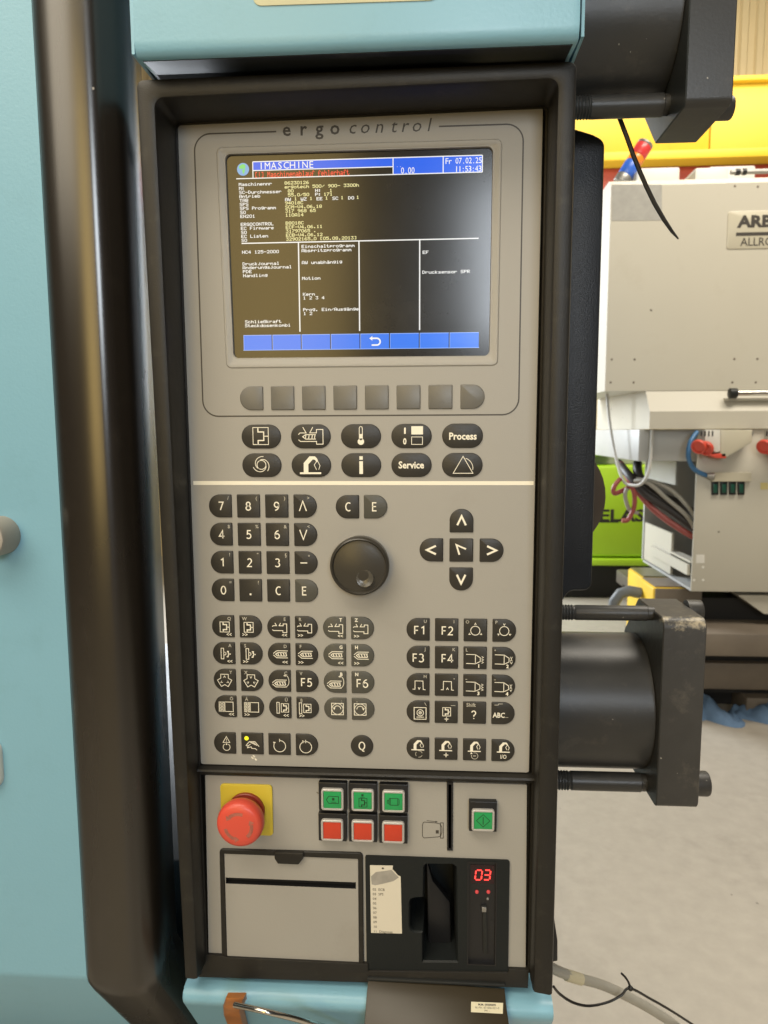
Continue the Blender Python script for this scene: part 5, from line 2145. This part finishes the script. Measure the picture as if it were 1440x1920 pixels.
b.box(at(1170, 1200, by).x + 0.1, at(1398, 1320, by).x - 0.002, by + 0.16, by + 0.6, 0.0, 0.099, 0.0)
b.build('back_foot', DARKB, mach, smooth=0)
# yellow carrier under the left end
yy0 = FY + 0.30
qa, qb = at(1203, 1083, 3.25), at(1223, 1101, 3.02)
yc = thing('yellow_carrier', 'yellow carrier with an oily dark top below the cream machine', 'carrier', (qa.x + 0.1, 3.3, 0))
b = MB()
b.box(qa.x, qa.x + 0.28, 3.25, 3.52, 0.0, qa.z, 0.012)
b.build('carrier_body', YELW, yc, smooth=30)
b = MB()
b.box(qb.x, qb.x + 0.24, 3.01, 3.245, 0.0, qb.z, 0.012)
b.build('carrier_body', YELW, yc, smooth=30)
b = MB()
b.box(qb.x + 0.012, qb.x + 0.24, 3.0, 3.009, 0.0, qb.z - 0.004)
b.box(qa.x + 0.012, qa.x + 0.28, 3.2462, 3.2492, 0.0, qa.z - 0.004)
b.build('front_plate', BEAM, yc, smooth=0)
b = MB()
b.box(qa.x + 0.014, qa.x + 0.27, 3.262, 3.51, qa.z + 0.0005, qa.z + 0.006)
b.build('top_plate', OLIVE, yc, smooth=0)
b = MB()
b.box(qb.x + 0.014, qb.x + 0.23, 3.022, 3.235, qb.z + 0.0005, qb.z + 0.006)
b.build('top_plate', BEAM, yc, smooth=0)
b = MB()
pts_ = [at(u, v, yy0 - 0.05) for u, v in ((1149, 1150), (1152, 1128), (1163, 1113), (1180, 1108), (1200, 1112))]
b.tube(pts_, 0.030, 12)
tag(b.build('grey_hose', mat('grey_hose_rubber', (0.13, 0.14, 0.145), 0.5), None, smooth=50), 'thick grey hose bending beside the yellow carrier', 'hose')

# cables hanging from the open bay
ccx = lx0_


def cable(name, pts, r, mt, label, cat='cable', sub=5, n=8):
    P_ = [Vector(p) for p in pts]
    path = []
    for i in range(len(P_) - 1):
        a_, b_, c_, d_ = P_[max(i - 1, 0)], P_[i], P_[i + 1], P_[min(i + 2, len(P_) - 1)]
        for k in range(sub):
            t = k / sub
            path.append(0.5 * ((2 * b_) + (c_ - a_) * t + (2 * a_ - 5 * b_ + 4 * c_ - d_) * t * t + (3 * b_ - a_ - 3 * c_ + d_) * t ** 3))
    path.append(P_[-1])
    b = MB()
    b.tube(path, r, n)
    o = b.build(name, mt, None, smooth=60)
    return tag(o, label, cat)


A = lambda u, v, d=0.0: at(u, v, FY + d)
cable('pale_cable', [A(1138, 735, .3), A(1143, 790, .28), A(1153, 850, .2), A(1168, 900, .12), A(1186, 910, .05), A(1205, 905, 0.0), A(1218, 875, -.02), A(1223, 805, -.02)], 0.008, CABW, 'pale thin cable looping below the cream machine shelf')
cable('pink_hose', [A(1165, 870, .35), A(1180, 900, .2), A(1215, 945, .15), A(1250, 975, .1), A(1292, 1002, .05), A(1310, 1010, .1)], 0.016, HOSER, 'long pink hose sagging into the open cable bay', 'hose')
cable('pink_hose', [A(1170, 880, .3), A(1188, 905, .2), A(1158, 924, .12), A(1150, 922, .1), A(1153, 910, .1), A(1163, 898, .12)], 0.012, HOSER, 'short pink hose curled at the left of the cable bay', 'hose')
cable('pink_hose', [A(1182, 908, .1), A(1189, 925, .1), A(1189, 950, .1), A(1178, 974, .1), A(1166, 976, .1)], 0.012, HOSER, 'pink hose end hanging down before the lime machine', 'hose')
cable('grey_cable', [A(1190, 902, .15), A(1215, 905, .1), A(1250, 935, .1), A(1285, 965, .08), A(1302, 990, .08)], 0.011, CABG, 'lower grey cable running across the open cable bay')
cable('grey_cable', [A(1192, 898, .18), A(1225, 903, .12), A(1260, 920, .1), A(1290, 950, .08), A(1303, 970, .08)], 0.010, CABG, 'upper grey cable running across the open cable bay')
cable('dark_hose', [A(1160, 868, .4), A(1178, 890, .22), A(1210, 925, .14), A(1255, 955, .12), A(1295, 985, .1), A(1310, 995, .1)], 0.022, CABD, 'thick dark hose sagging into the open cable bay', 'hose')
cable('dark_hose', [A(1195, 868, .3), A(1200, 895, .22), A(1240, 930, .2), A(1275, 945, .2), A(1308, 970, .15)], 0.024, CABD, 'dark hose dropping straight from under the trunk box', 'hose')
cable('dark_hose', [A(1176, 915, .1), A(1172, 930, .1), A(1180, 955, .12), A(1196, 962, .14)], 0.010, CABG, 'short grey stub hose left of the cable bay', 'hose')
cable('blue_hose', [A(1307, 810, -.07), A(1294, 830, -.1), A(1291, 858, -.1), A(1302, 880, -.08), A(1326, 892, -.07)], 0.011, HOSEB, 'blue hose curving down from the red socket', 'hose')
b = MB()
b.lathe([(0, 0.014), (0.012, 0.016), (0.03, 0.016), (0.034, 0.010)], A(1326, 892, -.075), (0.9, -0.3, -0.1), 14)
tag(b.build('hose_fitting', GREYM, None), 'metal fitting at the end of the blue hose', 'fitting')

# lime machine far behind
LY = 5.5
lm = thing('lime_machine', 'lime green machine with black capital letters', 'machine', at(1160, 1085, LY))
lx0m, lx1m = at(1085, 900, LY).x - 0.5, at(1320, 900, LY).x + 0.4
b = MB()
b.box(lx0m, lx1m, LY, LY + 1.2, at(1160, 1045, LY).z, at(1160, 873, LY).z, 0.03)
b.build('lower_body', LIME, lm, smooth=40)
b = MB()
b.box(lx0m, lx1m, LY - 0.03, LY + 1.1, at(1160, 1060, LY).z, at(1160, 1047, LY).z, 0.012)
b.build('base_rail', LIME, lm, smooth=40)
b = MB()
b.box(lx0m, lx1m, LY + 0.05, LY + 1.1, 0.0, at(1160, 1061, LY).z)
b.build('plinth', DARKB, lm, smooth=0)
b = MB()
b.box(lx0m, at(1158, 845, LY).x, LY + 0.02, LY + 0.8, at(1160, 855, LY).z, at(1160, 838, LY).z, 0.02)
b.build('upper_rail', LIME, lm, smooth=40)
b = MB()
b.box(lx0m, lx1m, LY + 0.25, LY + 1.2, at(1160, 872, LY).z, at(1160, 856, LY).z)
b.build('gap_band', CREAMD, lm, smooth=0)
b = MB()
hL = at(1160, 956, LY).z - at(1160, 977, LY).z
b.text('ELAS', at(1122, 977, LY).x, at(1160, 977, LY).z, hL, 0.03, LY - 0.002, 'L', wscale=1.3)
b.fill(rectq(at(1100, 978, LY).x, at(1160, 978, LY).x, at(1160, 980, LY).z, at(1160, 977.2, LY).z), LY - 0.002)
b.build('lettering', PRINTD, lm, smooth=0, recalc=False)

# yellow girder, red rail, sheet wall
GY_ = 6.6
gz1, gz0, gz2 = at(1300, 160, GY_).z, at(1300, 290, GY_).z, at(1300, 307, GY_).z
ggx0, ggx1 = -3.0, 9.0
gd = thing('crane_girder', 'yellow crane girder along the hall wall', 'girder', (3.0, GY_ + 0.1, gz2))
gsx = at(1332, 240, GY_).x
for xa_, xb3 in ((ggx0, gsx - 0.006), (gsx + 0.006, ggx1)):
    b = MB()
    b.box(xa_, xb3, GY_, GY_ + 0.25, gz0, gz1, 0.006)
    b.build('web_plate', YELW, gd, smooth=30)
b = MB()
b.box(ggx0, ggx1, GY_ - 0.14, GY_ + 0.30, gz2, gz0 - 0.001, 0.01)
b.build('bottom_flange', YELW, gd, smooth=30)
b = MB()
b.box(ggx0, ggx1, GY_ - 0.06, GY_ + 0.26, gz1 + 0.001, gz1 + 0.05, 0.008)
b.build('top_flange', YELW, gd, smooth=30)
b = MB()
b.box(ggx0, ggx1, GY_ + 0.05, GY_ + 0.20, gz2 - 0.32, gz2 - 0.002, 0.01)
rr_ = b.build('red_rail', REDW, None, smooth=30)
tag(rr_, 'red rail running below the yellow girder', 'rail')
b = MB()
WY = 7.4
pr = []
x = -4.0
while x < 10.0:
    pr += [(x, WY), (x + 0.06, WY), (x + 0.08, WY + 0.03), (x + 0.14, WY + 0.03)]
    x += 0.16
b.loft([[(p[0], p[1], 0.0) for p in pr], [(p[0], p[1], 7.0) for p in pr]], False)
hw = b.build('sheet_wall', BEIGEW, None, smooth=0)
tag(hw, 'beige corrugated sheet wall behind the yellow girder', 'wall')

# signal lamp leaning on the machine top
SY_ = FY + 0.35
s0, s1 = at(1172, 330, SY_), at(1209, 272, SY_)
ax = (s1 - s0)
ln = ax.length
sl_ = thing('signal_lamp', 'leaning signal lamp with red, orange and blue segments', 'lamp', s0)
for nm, mt, a0, a1 in (('foot', GREYM, -0.25, 0.0), ('blue_segment', SIGB, 0.0, 0.42), ('orange_segment', SIGO, 0.43, 0.63), ('red_segment', SIGR, 0.64, 0.98), ('cap', GREYM, 0.985, 1.06)):
    b = MB()
    rr = 14 / F * (SY_ + 0.6)
    b.lathe([(a0 * ln, rr * 0.94), (a0 * ln + 0.004, rr), (a1 * ln - 0.004, rr), (a1 * ln, rr * 0.94)], s0, ax, 20)
    b.build(nm, mt, sl_)

# rags on the floor
RZ = 0.0


def rag(u0, u1, v, hts, wd, label, seed):
    random.seed(seed)
    a_, c_ = floor_at(u0, v), floor_at(u1, v + 6)
    N, M_ = 40, 14
    b = MB()
    rows = []
    for i in range(N + 1):
        t = i / N
        c = a_.lerp(c_, t)
        h = sum(ht * math.exp(-((t - p) / s) ** 2) for p, s, ht in hts) + 0.018
        wv = wd * (0.55 + 0.45 * sin(pi * min(1, max(0, t * 1.05)))) * (1 + 0.2 * sin(9 * t + seed))
        row = []
        for j in range(M_ + 1):
            s = j / M_ * 2 - 1
            fold = 0.010 * sin(13 * t + 4 * s + seed) + 0.007 * sin(27 * t - 6 * s) + 0.006 * sin(44 * t + 9 * s + seed) * (1 - s * s)
            z = max(0.001, (h + fold) * (1 - abs(s) ** 2.4) * min(1, 5 * t + 0.15, 5 * (1 - t) + 0.05))
            row.append((c.x + 0.02 * sin(8 * t + seed), c.y + s * wv + 0.03 * sin(6 * t), z))
        rows.append(row)
    b.loft(rows, False)
    o = b.build('rag', CLOTH, None, smooth=80)
    return tag(o, label, 'rag', 'blue rags on the floor')


rag(1290, 1385, 1341, [(0.42, 0.20, 0.085), (0.1, 0.2, 0.03)], 0.10, 'blue rag heaped right beside the lower clamp cylinder', 1)
rag(1374, 1475, 1343, [(0.55, 0.25, 0.055), (0.05, 0.2, 0.02)], 0.085, 'flatter blue rag lying further along the beam bed', 4)

# cables on the floor by the panel
fz = 0.35


def C(u, v, Y):
    return at(u, v, Y)


o = cable('floor_cable', [C(1020, 1806, .16), C(1045, 1820, .17), C(1080, 1833, .18), C(1130, 1847, .20), C(1180, 1870, .22), C(1230, 1898, .24), C(1275, 1930, .26), C(1330, 1985, .30)], 0.0058, CABG, 'grey cable with a pale tag leaving the machine at its foot', n=12)
a_, c_ = C(1062, 1828, .175), C(1090, 1836.5, .1815)
b = MB()
b.tube([a_, a_.lerp(c_, .5), c_], 0.0065, 12)
o2 = b.build('cable_tag', mat('pale_tag', (0.58, 0.52, 0.36), 0.5), o, wl=(0, 0, 0))
cable('black_wire', [C(1038, 1850, .15), C(1050, 1864, .16), C(1075, 1880, .17), C(1105, 1886, .18), C(1140, 1879, .19), C(1165, 1866, .195), C(1181, 1853, .2), C(1220, 1873, .22), C(1260, 1896, .24), C(1305, 1925, .27), C(1360, 1960, .3)], 0.0016, WIRE, 'thin black wire knotted beside the grey floor cable', 'wire', n=6)
cable('wire_end', [C(1165, 1825, .2), C(1173, 1833, .2), C(1179, 1843, .2), C(1182, 1853, .2)], 0.0014, WIRE, 'loose wire end standing up from the knot', 'wire', n=6)
b = MB()
bmesh.ops.create_icosphere(b.bm, subdivisions=2, radius=0.0034, matrix=Matrix.Translation(C(1182, 1853, .2)))
tag(b.build('wire_knot', WIRE, None, smooth=80), 'small black knot in the thin wire', 'knot')
b = MB()
gx_ = [C(u, v, .13) for u, v in ((1036, 1700), (1046, 1765), (1046, 1803), (1030, 1806), (1020, 1700))]
b.prism(ccw([(p.x, p.z) for p in gx_]), .13, .16, .002)
tag(b.build('bracket', BLACKPL, None, smooth=30), 'black bracket sticking out behind the lower panel frame', 'bracket')

bpy.data.objects.remove(FONTO)
